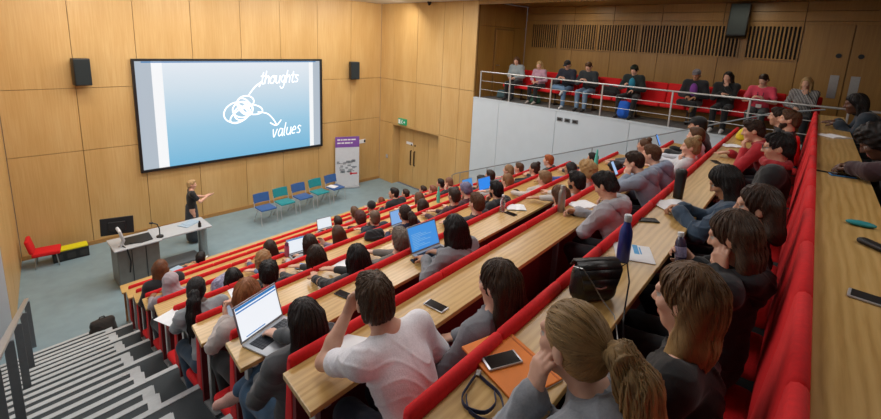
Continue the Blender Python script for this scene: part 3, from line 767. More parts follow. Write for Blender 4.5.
        nm = 'headscarf'; K.ell(H(0, -.02, .03), (.092, .108, .1), Mh, .03).ell(H(0, -.03, -.07), (.085, .085, .09), Mh, .04).cone(H(0, -.02, -.1), nb-su*.03-sf*.0, .09, .13, .06)
        K.ell(nb-su*.06-sf*.06, (.15, .06, .13), I3, .05); K.sub(H(0, .11, -.02), (.06, .07, .085), Mh, .02); dsp = folds(.005)
    elif st == 'bald':
        scalp(.004); K.sub(H(0, .03, .12), (.07, .09, .06), Mh, .01)
    elif st == 'beanie':
        nm = 'knitted_hat'; K.ell(H(0, -.018, .05), (.09, .108, .092), Mh, .02); K.sub(H(0, .1, -.045), (.085, .09, .08), Mh, .02); dsp = folds(.003)
    if st not in ('none',):
        hh = min(h, .009) if fine else h
        top_z = float(hc[2]+.06); sfn = strandfn(cen, pole, fw, top_z, .3)
        cn = np.array(cen); tie_ = H(0, -.115, .03)
        if st == 'pony': flw = lambda p: nrm(tie_-p)
        elif st in ('short', 'fade', 'mop', 'bun'):
            fr = Mh@V3(0, 1, 0); pc = H(0, -.03, .1)
            flw = lambda p: nrm((p-pc)+fr*.03)*.9+V3(0, 0, -.45)
        else: pc = H(0, -.0, .1); flw = lambda p: (lambda d: V3(d[0], d[1], 0)*7+V3(0, 0, -1))(p-pc)
        ppm = 1 if h < .0075 else .6 if h < .0095 else .35
        lk = None
        if st not in ('hijab', 'beanie', 'buzz', 'bald', 'curly') and h < .0125:
            if st in ('long', 'pony', 'bob', 'bigbob', 'mid', 'shag', 'side'): lk = (int(1100*ppm), 16 if st in ('long', 'side') else 9, .014, .0022/ppm**.5, flw)
            else: lk = (int(1100*ppm), 4, .011, .0024/ppm**.3, flw)
        hz = hair_object(nm, K, hh, [Hm], root, dsp, s, sfn, lk)
        if 'tail' in more:
            X = SD(); tie = H(0, -.115, .03); b_ = Mh@V3(0, -1, 0); b_[2] = 0; b_ = nrm(b_)
            cv = [tie, tie+b_*.05+V3(0, 0, .008), tie+b_*.1+V3(0, 0, -.04), tie+b_*.135+V3(0, 0, -.15), tie+b_*.14+V3(0, 0, -.28), tie+b_*.125+V3(0, 0, -.4)]
            X.chain(cv, [.02, .042, .055, .054, .044, .016], .02)
            for e in (-1, -.4, .5, 1): X.chain([p+Mh@V3(e*(.012+.007*j), 0, 0)+V3(0, 0, -.03*abs(e)*(j > 3)) for j, p in enumerate(cv[1:])], [.026, .03, .028, .02, .006], .012)
            f2 = strandfn(tie+b_*.06+V3(0, 0, -.15), V3(0, 0, 1), b_, float(tie[2]), .36)
            hair_object('ponytail', X, hh, [Hm], root, groove(tie+b_*.09, V3(0, 0, 1), b_, ga*2.2, 26), s, f2, (int(700*ppm), 14, .016, .0022/ppm**.5, lambda p: V3(0, 0, -1)+b_*max(0, .6-(tie[2]-p[2])*6)) if h < .0125 else None)
            tb = SD(); 
            for j in range(8):
                a0, a1 = j*math.pi/4, (j+1)*math.pi/4; ux, uz = Mh@V3(1, 0, 0), Mh@V3(0, 0, 1)
                tb.cone(tie+ux*.02*math.cos(a0)+uz*.02*math.sin(a0), tie+ux*.02*math.cos(a1)+uz*.02*math.sin(a1), .008, .008, .004)
            sd_object('hair_tie', tb, max(.005, h*.6), [M_dark], root, None, s)
        if 'bun' in more:
            X = SD(); X.ell(H(0, -.075, .115), (.05, .045, .042), Mh, .02); f2 = strandfn(H(0, -.075, .115), Mh@V3(0, -.6, 1), fw, 9, 1)
            sd_object('hair_bun', X, hh, [Hm], root, curls(.006, 90), s, f2)
        if 'bighair' in extras: pass
    if beard:
        X = SD(); X.ell(H(0, .024, -.047), (.0615, .0695, .0765), Mh, .02).ell(H(0, .061, -.1), (.027, .024, .021), Mh, .03); X.sub(H(0, .095, -.064), (.024, .02, .013), Mh, .006); X.sub(H(0, .05, .03), (.12, .14, .066), Mh, .01); X.sub(H(0, -.075, -.04), (.12, .085, .14), Mh, .01)
        sd_object('beard', X, min(h, .009), [hairmat(beard[0], beard[1])], root, groove(cen, pole, fw, .002, 40), s, lambda v: strandfn(cen, pole, fw, 9, 1)(v))
    if glasses:
        mb = MB()
        for e in (1, -1):
            c = H(e*.032, .103, .006); ring = [c+Mh@V3(.022*math.cos(t*math.pi/6), 0, .017*math.sin(t*math.pi/6)) for t in range(13)]
            mb.tube([x*s for x in ring], .002*s, 6); mb.tube([H(e*.054, .1, .01)*s, H(e*.078, .03, .012)*s, H(e*.08, -.02, .005)*s], .0018*s, 6)
        mb.tube([H(-.01, .104, .008)*s, H(.01, .104, .008)*s], .002*s, 6); mb.build('glasses', M_dark, root, True)
    if 'scarf' in extras:
        X = SD()
        for j in range(10):
            a0, a1 = j*math.pi/5, (j+1)*math.pi/5
            X.cone(nb+su*.02+sx*.085*math.cos(a0)+sf*.085*math.sin(a0), nb+su*.02+sx*.085*math.cos(a1)+sf*.085*math.sin(a1), .034, .034, .02)
        sd_object('scarf', X, h, [cloth('#a01f26')], root, folds(.006), s)
    if 'hood' in extras:
        X = SD(); X.chain([nb+sx*.1-sf*.0+su*.0, nb+sx*.08-sf*.085-su*.01, nb-sf*.12-su*.03, nb-sx*.08-sf*.085-su*.01, nb-sx*.1+su*.0], [.035, .05, .055, .05, .035], .04)
        X.ell(nb-sf*.115-su*.09, (.085, .04, .08), I3, .05); sd_object('hood', X, h, [tm], root, folds(.006), s)
    if 'lanyard' in extras:
        mb = MB(); p = [nb+sx*.05+su*.02, pel+su*.36+sx*.05+sf*(.11+infl), pel+su*.16+sf*(.12+infl), pel+su*.36-sx*.05+sf*(.11+infl), nb-sx*.05+su*.02]
        mb.tube([x*s for x in p], .006*s, 6); mb.build('lanyard', cloth('#5a1d3a'), root)
        MB().box(((pel+su*.12+sf*(.135+infl))*s).tolist(), (.1*s, .01, .07*s)).build('badge', M_paper, root)
    if cap:
        X = SD(); X.ell(H(0, -.012, .055), (.088, .106, .08), Mh, .01); X.sub(H(0, 0, -.04), (.2, .2, .075), Mh, .005); X.ell(H(0, .12, .04), (.065, .06, .009), Mh, .01)
        sd_object('cap', X, min(h, .01), [cloth(cap)], root, None, s)
    if 'watch' in extras:
        W_, f_ = WR[-1]; X = SD(); ux = nrm(np.cross(f_, V3(.3, .2, 1))); uy = np.cross(f_, ux)
        for j in range(10):
            a0, a1 = j*math.pi/5, (j+1)*math.pi/5; X.cone(W_+(ux*math.cos(a0)+uy*math.sin(a0))*.033, W_+(ux*math.cos(a1)+uy*math.sin(a1))*.033, .009, .009, .006)
        sd_object('wristband', X, .005, [M_dark], root, None, s)
    for x_ in extras:
        if isinstance(x_, tuple):
            X = SD(); X.ell(pel+su*.31+sf*(.075+infl), (.085, .05+infl*.5, .16), I3, .02).ell(pel+su*.43+sf*.05, (.05, .05, .03), I3, .03); sd_object('inner_shirt', X, h, [cloth(x_[1])], root, None, s)
    return root
MB_FEET = []
# ------------------------------------------------------------------ the audience: tier, place along the bench, lean, size, pixels per metre (sets the mesh density)
POS = {'p1':(2,2.01,19,1.08,67), 'p2':(3,1.79,5,1.00,78), 'p3':(5,1.49,25,1.00,104), 'p4':(0,3.16,-5,0.96,51), 'p6':(4,2.1,-8,.96,86), 'p7':(4,2.52,2,.97,80), 'p8':(5,2.05,-4,1.00,100), 'p9':(3,3.12,3,1.00,66), 'p10':(6,1.45,9,1.00,130), 'p11':(7,1.25,-5,1.00,178), 'p12':(4,3.17,1,1.00,74), 'p13':(5,2.59,-5,1.00,91), 'p14':(4,3.61,-2,1.00,70), 'p15':(2,4.99,-8,0.98,51), 'p16':(2,5.49,5,1.00,48), 'p17':(3,4.78,-4,1.00,56), 'p18':(2,5.96,7,1.00,46), 'p19':(4,4.38,6,1.00,63), 'p20':(0,7.83,-8,0.93,36), 'p21':(2,6.78,20,1.08,43), 'p22':(5,4.19,15,1.00,71), 'p23':(6,2.94,-8,1.00,100), 'p24':(6,2.41,-6,1.00,110), 'p27':(1,7.84,-4,1.00,38), 'p29':(3,6.29,-4,1.00,49), 'p30':(4,5.34,-8,0.98,58), 'p31':(1,8.5,-8,0.96,36), 'p32':(2,7.8,-8,0.97,41), 'p33':(2,8.26,7,1.00,39), 'p34':(3,7.63,23,1.01,43), 'p36':(5,5.13,3,1.03,64), 'p37':(5,5.64,17,1.00,60), 'p38':(6,4.35,1,1.00,79), 'p40':(7,2.89,15,1.00,114), 'p41':(6,5.01,14,1.00,72), 'p42':(4,7.14,-3,1.00,48), 'p43':(4,7.62,7,1.00,46), 'p44':(4,8.11,-8,1.04,47), 'p45':(5,6.52,-7,1.00,56), 'p46':(4,8.6,-7,1.00,43), 'p47':(5,7.57,-2,1.00,51), 'p48':(5,8.37,7,1.00,47), 'p49':(6,6.03,-8,0.98,65), 'p50':(6,6.98,-8,0.95,59), 'p51':(6,7.95,-8,0.95,53), 'p52':(7,5.50,3,1.00,77), 'p53':(7,4.95,-5,1.00,84), 'p54':(7,4.53,-8,0.94,89), 'p55':(8,3.93,18,1.00,110), 'p56':(8,5.19,30,1.01,87), 'p57':(7,7.74,-3,1.00,59), 'p58':(8,5.71,26,1.00,81), 'p59':(7,6.34,-8,0.90,69), 'p60':(8,6.25,-3,1.00,78), 'p61':(8,7.6,12,1.09,66), 'p62':(8,7.04,5,1.02,70), 'p63':(9,6.12,26,1.01,87), 'p64':(9,7.5,12,1.0,74), 'p65':(9,7.00,0,1.01,80), 'p66':(9,4.75,-1,1.01,115), 'p67':(9,3.62,20,0.95,155), 'p68':(10,7.28,34,0.99,82), 'p69':(10,4.37,36,0.96,139), 'p80':(8,1.31,33,1.045,208), 'p81':(8,1.77,-4,1.00,199), 'p82':(9,1.16,24,1.00,339), 'p83':(9,1.57,4,0.99,307), 'p84':(9,2.36,1,0.97,226), 'p85':(9,2.9,-3,0.98,191)}
BK, DB, MBR, LB, BL, AU = ('#0c0a0a', '#231c1a'), ('#1c120d', '#3d2a1e'), ('#3a2517', '#6b4a30'), ('#5c412b', '#9a7650'), ('#8a6a42', '#c9a877'), ('#4a2414', '#8a4e2c')
def hr(st, c, *t): return (st,)+c+t
dsk = ('desk', 'desk'); fld = ('fold', 'fold')
PEOPLE = {
'p80': dict(label='man in white t-shirt seen from behind, left elbow on oak desk, hand at his brow', hair=hr('short', ('#2c2016', '#5c4430')), top=('tee', '#e4e2e8'), arms=('brow', 'lap'), legs='#1c2234', skin='p', yaw=-4, pitch=10),
'p81': dict(label='woman with long straight brown hair seated beside the white t-shirt man, hands in lap', hair=hr('long', ('#1f140f', '#49321f')), top=('jumper', '#6f7178'), arms=('lap', 'lap'), legs='#2c4a68', skin='p', female=True, yaw=-18, pitch=4),
'p82': dict(label='woman in grey sweatshirt with blonde ponytail, cheek resting on her hand, nearest the camera', hair=hr('pony', ('#54402a', '#b08e5c'), '#c4823f'), top=('jumper', '#8f949c'), arms=('cheek', 'lap'), skin='p', female=True, yaw=-8, pitch=2, extras=('hood', 'watch'), legs='#20242c'),
'p83': dict(label='woman with long loose brown hair fading to blonde, black wide-neck top, against red backrest', hair=hr('side', ('#2e1f14', '#7a5836'), '#d0a76c'), top=('long', '#0c0c0e'), arms=('lap', 'lap'), skin='p', female=True, yaw=-8, pitch=4, extras=('wideneck',), legs='#15161a'),
'p84': dict(label='dark-haired person leaning on one hand by the ear, holding a small bottle, in navy jacket', hair=hr('shag', ('#20160f', '#5a4230')), top=('jumper', '#0f1318'), arms=('cheek', ((.3, .2, .885), (.1, .75, .45), (-.9, .25, 0), .7, (.8, -.5, -.8))), skin='w', yaw=-10, pitch=18, legs='#1a1d22', extras=('hood',)),
'p85': dict(label='woman with dark shoulder-length hair and bare neck in black top beside red backrest', hair=hr('mid', ('#1c120d', '#4a3224')), top=('long', '#141416'), arms=('lap', 'lap'), skin='w', female=True, yaw=-24, pitch=4, legs='#17181c'),
'p67': dict(label='woman with long black hair in denim jacket writing in an open notebook', hair=hr('long', BK), top=('coat', '#33475c'), arms=('fold', 'write'), skin='t', female=True, yaw=-12, pitch=30, extras=('front',)),
'p66': dict(label='man with black hair and glasses in black jacket with red scarf', hair=hr('short', BK), top=('coat', '#17191b'), arms=('lap', 'lap'), skin='w', glasses=True, extras=('scarf',), yaw=-14, pitch=4),
'p63': dict(label='brown-haired man in red jumper leaning forward on the desk', hair=hr('short', DB), top=('jumper', '#a31624'), arms=('chin', 'desk'), skin='w', yaw=-12, pitch=10),
'p64': dict(label='man with short dark hair in black behind the red-jumper man, towards the far bench end', hair=hr('short', DB), top=('long', '#1b1c20'), arms=('lap', 'lap'), skin='w'),
'p65': dict(label='bearded man with swept brown hair in black top, head tipped up', hair=hr('short', MBR), top=('long', '#141517'), arms=('lap', 'lap'), skin='w', beard=DB, pitch=-6),
'p68': dict(label='woman with black hair in dark blue puffer jacket at far end of rearmost desk', hair=hr('bob', BK), top=('coat', '#1e2a36'), arms=dsk, skin='b', female=True, yaw=-8, pitch=8),
'p69': dict(label='person with dark curly hair in maroon jacket writing at the rearmost desk', hair=hr('curly', BK), top=('coat', '#33191f'), arms=('fold', 'write'), skin='b', female=True, yaw=-10, pitch=30),
'p55': dict(label='dark-haired man in pale grey hoodie bent over writing at the desk', hair=hr('short', BK), top=('hoodie', '#a2a2a8'), arms=('chin', 'write'), skin='w', yaw=-5, pitch=28, extras=('hood',)),
'p56': dict(label='brown-haired man in blue-grey hoodie leaning his face on his hand beside a lit phone', hair=hr('fade', DB), top=('hoodie', '#7c8797'), arms=('cheek', 'fold'), skin='p', yaw=-8, pitch=8, extras=('hood',)),
'p58': dict(label='man with faded brown hair in slate-blue hoodie, right of the man leaning on his hand', hair=hr('fade', MBR), top=('hoodie', '#7d8ba0'), arms=fld, skin='p', extras=('hood',)),
'p57': dict(label='woman with brown hair in a large high bun', hair=hr('bun', MBR), top=('long', '#4a4d55'), arms=dsk, skin='w', female=True),
'p59': dict(label='person with black hair seated low behind the lit phone', hair=hr('mop', BK), top=('long', '#23252b'), arms=('phone', 'phone'), skin='t', pitch=18),
'p60': dict(label='blonde person with hair tied up in white sweater, hand to mouth', hair=hr('bun', ('#6e5536', '#a88a5e')), top=('jumper', '#c8c8cc'), arms=('chin', 'desk'), skin='p', female=True, yaw=-15),
'p61': dict(label='person in black jacket and black cap near the right aisle rail', hair=hr('short', BK), cap='#141617', top=('coat', '#15171a'), arms=dsk, skin='w'),
'p62': dict(label='brown-haired person with white collar between blonde bun and black cap', hair=hr('short', MBR), top=('jumper', '#c6c9d2'), arms=dsk, skin='p'),
'p50': dict(label='person with smooth black hair and blue collar in the middle right tiers', hair=hr('bob', BK), top=('long', '#3b4a8a'), arms=dsk, skin='t', female=True),
'p51': dict(label='dark-haired man near the right end of his bench below the handrail', hair=hr('short', BK), top=('long', '#2a2c30'), arms=dsk, skin='w'),
'p52': dict(label='person with curly blond hair in white top', hair=hr('curly', ('#7a5c38', '#b8935f')), top=('long', '#c4c0bd'), arms=('desk', 'chin'), skin='p', female=True),
'p53': dict(label='man with short black hair and trimmed beard in pale top, left of the curly blond', hair=hr('short', BK), top=('long', '#b7b2ae'), arms=('chin', 'desk'), skin='t', beard=BK, pitch=2),
'p54': dict(label='brown-haired person sunk low with head bowed beside the metal flask', hair=hr('bob', MBR), top=('long', '#5d4b48'), arms=('lap', 'lap'), skin='w', female=True, pitch=24),
'p49': dict(label='person with tousled light brown hair raising a hand beside the face', hair=hr('mop', LB), top=('long', '#b9b0aa'), arms=('fold', 'cheek'), skin='p', yaw=0),
'p48': dict(label='red-haired man in black top at the bench end by the white wall', hair=hr('short', ('#6e3214', '#b05f2c')), top=('long', '#161719'), arms=dsk, skin='p'),
'p47': dict(label='dark-haired woman with a small bun in black top, next to red-haired man', hair=hr('bun', DB), top=('long', '#17181a'), arms=dsk, skin='w', female=True),
'p46': dict(label='brown-haired man in red top below the right handrail', hair=hr('short', MBR), top=('long', '#a8243a'), arms=dsk, skin='p'),
'p45': dict(label='woman with long light brown hair seen from behind, right of the bearded man in black', hair=hr('long', ('#5a3d28', '#94683f')), top=('long', '#8f8a86'), arms=dsk, skin='p', female=True),
'p44': dict(label='woman with long dark-blonde hair under the handrail', hair=hr('long', LB), top=('long', '#6f6b69'), arms=dsk, skin='p', female=True),
'p43': dict(label='dark-haired person partly hidden between the blue laptop and the long-haired blonde', hair=hr('short', DB), top=('long', '#2c2c31'), arms=dsk, skin='w'),
'p42': dict(label='dark-haired person right behind the lit blue laptop', hair=hr('mop', BK), top=('long', '#26282c'), arms=('type', 'type'), skin='w'),
'p41': dict(label='man with dark hair and beard in black hoodie, resting chin on his hand', hair=hr('short', BK), top=('hoodie', '#17181b'), arms=('chin', 'desk'), skin='w', beard=BK, extras=('hood',)),
'p38': dict(label='man with short brown hair in dark shirt in front of the clear bottle', hair=hr('short', MBR), top=('long', '#23262b'), arms=fld, skin='p'),
'p37': dict(label='person with purple-grey dyed hair in maroon top', hair=hr('mop', ('#2c2836', '#8a84a6')), top=('long', '#4a1826'), arms=('desk', 'chin'), skin='p', female=True, pitch=12),
'p36': dict(label='brown-haired person in dark maroon, left of the purple-haired person', hair=hr('short', DB), top=('long', '#3a1a22'), arms=dsk, skin='w'),
'p34': dict(label='man with shaved head in black top holding his head with one hand', hair=('buzz', '#5d3a2a', '#8a5f48'), top=('long', '#17181a'), arms=('cheek', 'desk'), skin='p', pitch=14),
'p33': dict(label='dark-haired person just left of the shaved-head man', hair=hr('short', BK), top=('long', '#2b2c30'), arms=dsk, skin='w'),
'p32': dict(label='person in salmon pink top by the right end of a front tier', hair=hr('short', ('#5a3424', '#96604a')), top=('long', '#cf8d80'), arms=dsk, skin='p', female=True),
'p31': dict(label='brown-haired person at far right end of the second tier', hair=hr('short', DB), top=('long', '#6b4a3a'), arms=dsk, skin='w'),
'p30': dict(label='dark-brown-haired person in front of the teal bottle', hair=hr('bob', DB), top=('long', '#3a3238'), arms=dsk, skin='w', female=True),
'p29': dict(label='brown-haired woman in white top with the dark-haired head just behind her', hair=hr('bob', MBR), top=('long', '#d2cfcf'), arms=dsk, skin='p', female=True),
'p27': dict(label='dark-haired person right of the man in profile in the front tiers', hair=hr('short', DB), top=('long', '#8a3434'), arms=dsk, skin='w'),
'p21': dict(label='tall dark-haired man in black jacket turned in profile near the front', hair=hr('short', BK), top=('coat', '#1a1b1d'), arms=dsk, skin='w', yaw=-30),
'p20': dict(label='auburn-haired person at right in the frontmost row', hair=hr('bob', AU), top=('long', '#b8b0aa'), arms=dsk, skin='p', female=True),
'p18': dict(label='person in black knitted hat in front of the cropped-hair man in navy', hair=('beanie', '#131415'), top=('long', '#2a2b2f'), arms=dsk, skin='w'),
'p16': dict(label='brown-haired person raising a finger near the front', hair=hr('short', MBR), top=('long', '#9a8c84'), arms=('desk', 'cheek'), skin='p'),
'p17': dict(label='woman with curly dark auburn hair left of the cropped-hair man', hair=hr('curly', ('#2a1210', '#5c2a22')), top=('long', '#3a2226'), arms=dsk, skin='w', female=True),
'p19': dict(label='man with cropped hair in navy jacket, hand at his mouth', hair=('buzz', '#4a382c', '#7a6250'), top=('coat', '#18202e'), arms=('chin', 'desk'), skin='p'),
'p22': dict(label='woman with brown ponytail in navy top beside the light blue laptop', hair=hr('pony', DB), top=('long', '#272a46'), arms=('type', 'type'), skin='w', female=True),
'p23': dict(label='person with short greying brown hair left of the large blue-screen laptop', hair=hr('short', ('#4f433a', '#8f8175')), top=('long', '#6b625c'), arms=dsk, skin='p'),
'p24': dict(label='black-haired woman seen from behind, two desks in front of the white t-shirt man', hair=hr('bob', BK), top=('long', '#1c1d20'), arms=dsk, skin='w', female=True),
'p40': dict(label='woman with very long black hair in grey top at the large blue-screen laptop', hair=hr('long', BK), top=('jumper', '#7d7f84'), arms=('type', 'type'), skin='t', female=True, extras=('front',)),
'p14': dict(label='woman with long brown hair and pink-grey scarf, second right from the white-screen laptop', hair=hr('long', ('#2a1a12', '#5c3d29')), top=('long', '#8a7580'), arms=('fold', 'phone'), skin='w', female=True),
'p15': dict(label='dark-haired person in front of the open white-screen laptop near the front', hair=hr('short', DB), top=('long', '#3a3030'), arms=('type', 'type'), skin='w'),
'p12': dict(label='woman with long dark brown hair in grey top typing on a white-screen laptop', hair=hr('long', ('#1a110d', '#3e2b20')), top=('long', '#a9a4a6'), arms=('type', 'type'), skin='w', female=True),
'p13': dict(label='dark-haired person directly behind the long-haired woman typing', hair=hr('bob', DB), top=('long', '#26262a'), arms=dsk, skin='w', female=True),
'p9': dict(label='dark brown-haired woman left of the pink bottle', hair=hr('bob', DB), top=('long', '#46506a'), arms=dsk, skin='w', female=True),
'p7': dict(label='woman with sandy curly hair in blue-grey top', hair=hr('curly', ('#6e4c2f', '#a87a4c')), top=('long', '#6f84a8'), arms=dsk, skin='p', female=True),
'p8': dict(label='person with black hair and black jacket behind the sandy-haired woman', hair=hr('mop', BK), top=('coat', '#111214'), arms=fld, skin='w'),
'p6': dict(label='black-haired person turned sideways left of the sandy-haired woman', hair=hr('bob', BK), top=('long', '#1c1d21'), arms=('chin', 'desk'), skin='m', female=True, yaw=-20),
'p10': dict(label='woman with auburn shoulder-length hair in cream jumper holding up a phone', hair=hr('bob', ('#5a3018', '#a5683c')), top=('jumper', '#b5a9a4'), arms=('phone', 'phone'), skin='p', female=True, legs='#131416', pitch=14),
'p11': dict(label='woman with long black hair in grey cardigan and jeans at the aisle-end laptop', hair=hr('long', ('#120d0c', '#2f221d')), top=('jumper', '#4a4c4f'), arms=('lap', 'type'), skin='p', female=True, legs='#34516c', leg=((( -.1, .42, .5), (-.12, .3, .09)), ((.02, .42, .62), (-.095, .57, .44))), shoe='#c99a8e', yaw=-12, pitch=12),
'p3': dict(label='woman with long black plaited hair in grey sweater, hand at chin, by the aisle', hair=hr('pony', BK), top=('jumper', '#8c8f93'), arms=('chin', 'fold'), skin='b', female=True, legs='#243a4e'),
'p2': dict(label='person in grey-pink headscarf near the aisle', hair=('hijab', '#a89a9e'), top=('long', '#8b8084'), arms=dsk, skin='m', female=True),
'p1': dict(label='woman with reddish brown hair in black coat at the aisle end near the lectern', hair=hr('bob', ('#3d2314', '#7a4a2a')), top=('coat', '#131416'), arms=dsk, skin='w', female=True),
'p4': dict(label='dark-haired person alone at the frontmost desk below the steel table', hair=hr('mop', BK), top=('long', '#1b1b1e'), arms=dsk, skin='t'),
}
for n, (k, u, L, s, ppm) in POS.items(): occ.setdefault(k, []).append(u)
for k in range(11): bench(k)
FAST = 1.0
def lod(ppm): return (.0062 if ppm > 150 else .0088 if ppm > 98 else .0115 if ppm > 70 else .015)*FAST
for n, (k, u, L, s, ppm) in POS.items():
    d = dict(PEOPLE[n]); lab = d.pop('label')
    vh = vrow(k)-PITCH+.25+(.03 if L <= -6 else 0)
    # the head, and the way to the screen's middle from there
    px, py = UV(u, vh+.66*math.sin(R(L))); pz = G(k)+s*(.56+.66*math.cos(R(L)))
    dx, dy, dz = 5.2-px, 13.5-py, 3.0-pz
    az = math.degrees(math.atan2(dx, dy))+math.degrees(A)
    yaw = max(-40, min(40, az))+d.pop('yaw', 0); pit = math.degrees(math.atan2(-dz, math.hypot(dx, dy)))*.6+d.pop('pitch', 0)
    d.setdefault('leg', 'tuck')
    person((*UV(u, vh), G(k)), A, lab, lod(ppm), s, L, 0, yaw, pit, **d)
# people on the balcony bench, facing the hall
BAL = [
 (11.42, 7.93, dict(label='woman in pale grey jacket and black trousers at far left of balcony', hair=hr('bob', MBR), top=('coat', '#8a9496'), arms=('lap', 'lap'), legs='#16171a', female=True, yaw=-22, pitch=16, skin='p')),
 (11.42, 7.12, dict(label='blonde girl in pink cardigan on the balcony bench', hair=hr('bob', BL), top=('long', '#b08a9a'), arms=('lap', 'lap'), legs='#1a1a1e', female=True, yaw=-10, pitch=20, skin='p', shoe='#b3a9a0', s=.94)),
 (11.42, 6.22, dict(label='person in black cap, navy jacket and jeans with one leg crossed on the balcony', hair=hr('short', DB), cap='#121314', top=('coat', '#181d2c'), arms=('hold', 'hold'), legs='#5f7f9e', leg='ankle', shoe='#d0d0d0', skin='p', pitch=24)),
 (11.42, 5.58, dict(label='brown-haired person in dark jacket and pale jeans bent forward on the balcony', hair=hr('short', MBR), top=('coat', '#22282c'), arms=('hold', 'hold'), legs='#6a86a0', skin='p', pitch=34, lean=14)),
 (11.42, 4.38, dict(label='black-haired teenager in dark jacket over teal t-shirt behind the blue backpack', hair=hr('mop', ('#0c100c', '#1f2a1c')), top=('coat', '#14201e'), arms=('lap', 'hold'), legs='#141416', leg='wide', skin='p', pitch=26, extras=(('inner', '#1d7f9a'),))),
 (11.42, 2.98, dict(label='person in grey cap and dark jacket, legs crossed, on the balcony', hair=hr('short', ('#5a5458', '#8a8488')), cap='#6a6468', top=('coat', '#1a1b20'), arms=('lap', 'lap'), legs='#0f1012', leg='ankle', shoe='#7a5a34', skin='t', pitch=12, extras=(('inner', '#7a3a92'),))),
 (11.42, 2.36, dict(label='black-haired person in black hooded top resting chin on hand on the balcony', hair=hr('bob', BK), top=('hoodie', '#101113'), arms=('chin', 'fold'), legs='#121315', skin='p', yaw=12, pitch=6, shoe='#c8c8c8', extras=('hood',), yd=.2)),
 (11.42, 1.72, dict(label='man in bright pink t-shirt with lanyard and badge on the balcony', hair=hr('short', DB), top=('tee', '#d8465e'), arms=('hold', 'hold'), legs='#3c4446', skin='p', pitch=30, extras=('lanyard',), yaw=16)),
 (11.42, 1.02, dict(label='blonde woman in black and white striped top at right end of balcony bench', hair=hr('long', BL), top=('long', 'stripe'), arms=('chin', 'lap'), legs='#1b1c20', female=True, yaw=10, pitch=8, skin='p', extras=('front',))),
]
striped('stripe', '#151518', '#c9c6c4', 14)
for x, y, d in BAL:
    d = dict(d); lab = d.pop('label'); d.setdefault('lean', 12)
    person((x, y, ZB), math.pi/2, lab, .0155, hair=d.pop('hair'), top=d.pop('top'), **d)
# the presenter, walking beside the steel table
person((3.27, 12.12, 0), R(-98), 'presenter with short blonde hair in black top gesturing beside the steel table', .014, 1.0, 3, 0, 10, 4, 0, hr('short', BL), ('tee', '#121316'), '#191b22', 'p', ('gesture', 'gesture'), True, True, skirt='#2c333c', shoe='#0f0f10')
# ------------------------------------------------------------------ things at the front
# projection screen with its frame, the slide and the handwriting
scr = empty('projection_screen', (5.19, YF, 3.2), 0, 'large projection screen showing a blue slide with white handwriting', 'screen')
SW, SHh = 5.38, 3.0
mb = MB()
mb.box((0, -.05, SHh/2-.03), (SW, .1, .06)).box((0, -.05, -SHh/2+.03), (SW, .1, .06)).box((-SW/2+.03, -.05, 0), (.06, .1, SHh-.12)).box((SW/2-.03, -.05, 0), (.06, .1, SHh-.12)).box((0, -.02, 0), (SW-.1, .03, SHh-.1))
mb.build('frame', M_dark, scr)
def emramp(name, axis, stops, st):
    t = NT(name); t.b.inputs['Base Color'].default_value = (.02, .02, .02, 1); t.b.inputs['Roughness'].default_value = .8
    c = t.n('ShaderNodeTexCoord'); sx = t.n('ShaderNodeSeparateXYZ'); t.l(c.outputs['Generated'], sx.inputs[0])
    t.l(t.ramp(sx.outputs[axis], [(p, hx(q)) for p, q in stops]), t.b.inputs['Emission Color']); t.b.inputs['Emission Strength'].default_value = st; return t.m
iw = SW-.12; ih = SHh-.12
MB().box((0, -.04, 0), (iw, .004, ih)).build('projected_page', emis('slide_grey', '#b4c0cc', .95), scr)
MB().box((.06, -.044, 0), (iw-.62, .004, ih)).build('slide_border', emis('slide_white', '#f4f6f8', 1.), scr)
MB().box((.11, -.048, 0), (iw-1.02, .004, ih)).build('slide', emramp('slide_blue', 2, [(0, '#6fb4d8'), (.35, '#97c6e0'), (.75, '#ccdce8'), (1, '#dfe6ee')], .98), scr)
MB().box((0, -.052, ih/2-.025), (iw-.3, .003, .03)).build('title_bar', emis('slide_bar', '#2a86c8', .8), scr)
M_ink = emis('ink_white', '#ffffff', 1.3)
def stroke(pts, r=.03, close=False):
    """smooth stroke through points (x, z) on the slide"""
    P = [Vector((x, -.056, z)) for x, z in pts]; out = []
    for i in range(len(P)-1):
        p0, p1, p2, p3 = P[max(i-1, 0)], P[i], P[i+1], P[min(i+2, len(P)-1)]
        for t in (0, .25, .5, .75):
            out.append(.5*((2*p1)+(p2-p0)*t+(2*p0-5*p1+4*p2-p3)*t*t+(3*p1-p0-3*p2+p3)*t**3))
    out.append(P[-1]); return out
def ink(name, strokes, r):
    mb = MB()
    for s in strokes:
        pts = stroke(s)
        for i in range(len(pts)-1):
            a, b = pts[i], pts[i+1]; d = (b-a)
            if d.length < 1e-4: continue
            d.normalize(); nrm_ = Vector((-d.z, 0, d.x))*r; e = d*r*.5
            mb.add([a-nrm_-e, b-nrm_+e, b+nrm_+e, a+nrm_-e], [(0, 1, 2, 3)])
    return mb.build(name, M_ink, scr)
def loop(cx, cz, rx, rz, n=14, a0=0, turns=1., rot=0):
    out = []
    for i in range(int(n*turns)+1):
        a = a0+2*math.pi*i/n; x, z = rx*math.cos(a), rz*math.sin(a)
        out.append((cx+x*math.cos(rot)-z*math.sin(rot), cz+x*math.sin(rot)+z*math.cos(rot)))
    return out
scrib = [loop(.1, .05, .38, .3, rot=.3), loop(.28, .12, .3, .24, a0=1), loop(.2, -.06, .33, .17, a0=2, rot=.5), loop(.38, .36, .24, .17, a0=.5), loop(.56, .1, .32, .15, a0=3, rot=-.2), loop(.22, .0, .2, .2, turns=1.4), loop(.34, .2, .18, .3, rot=.6)]
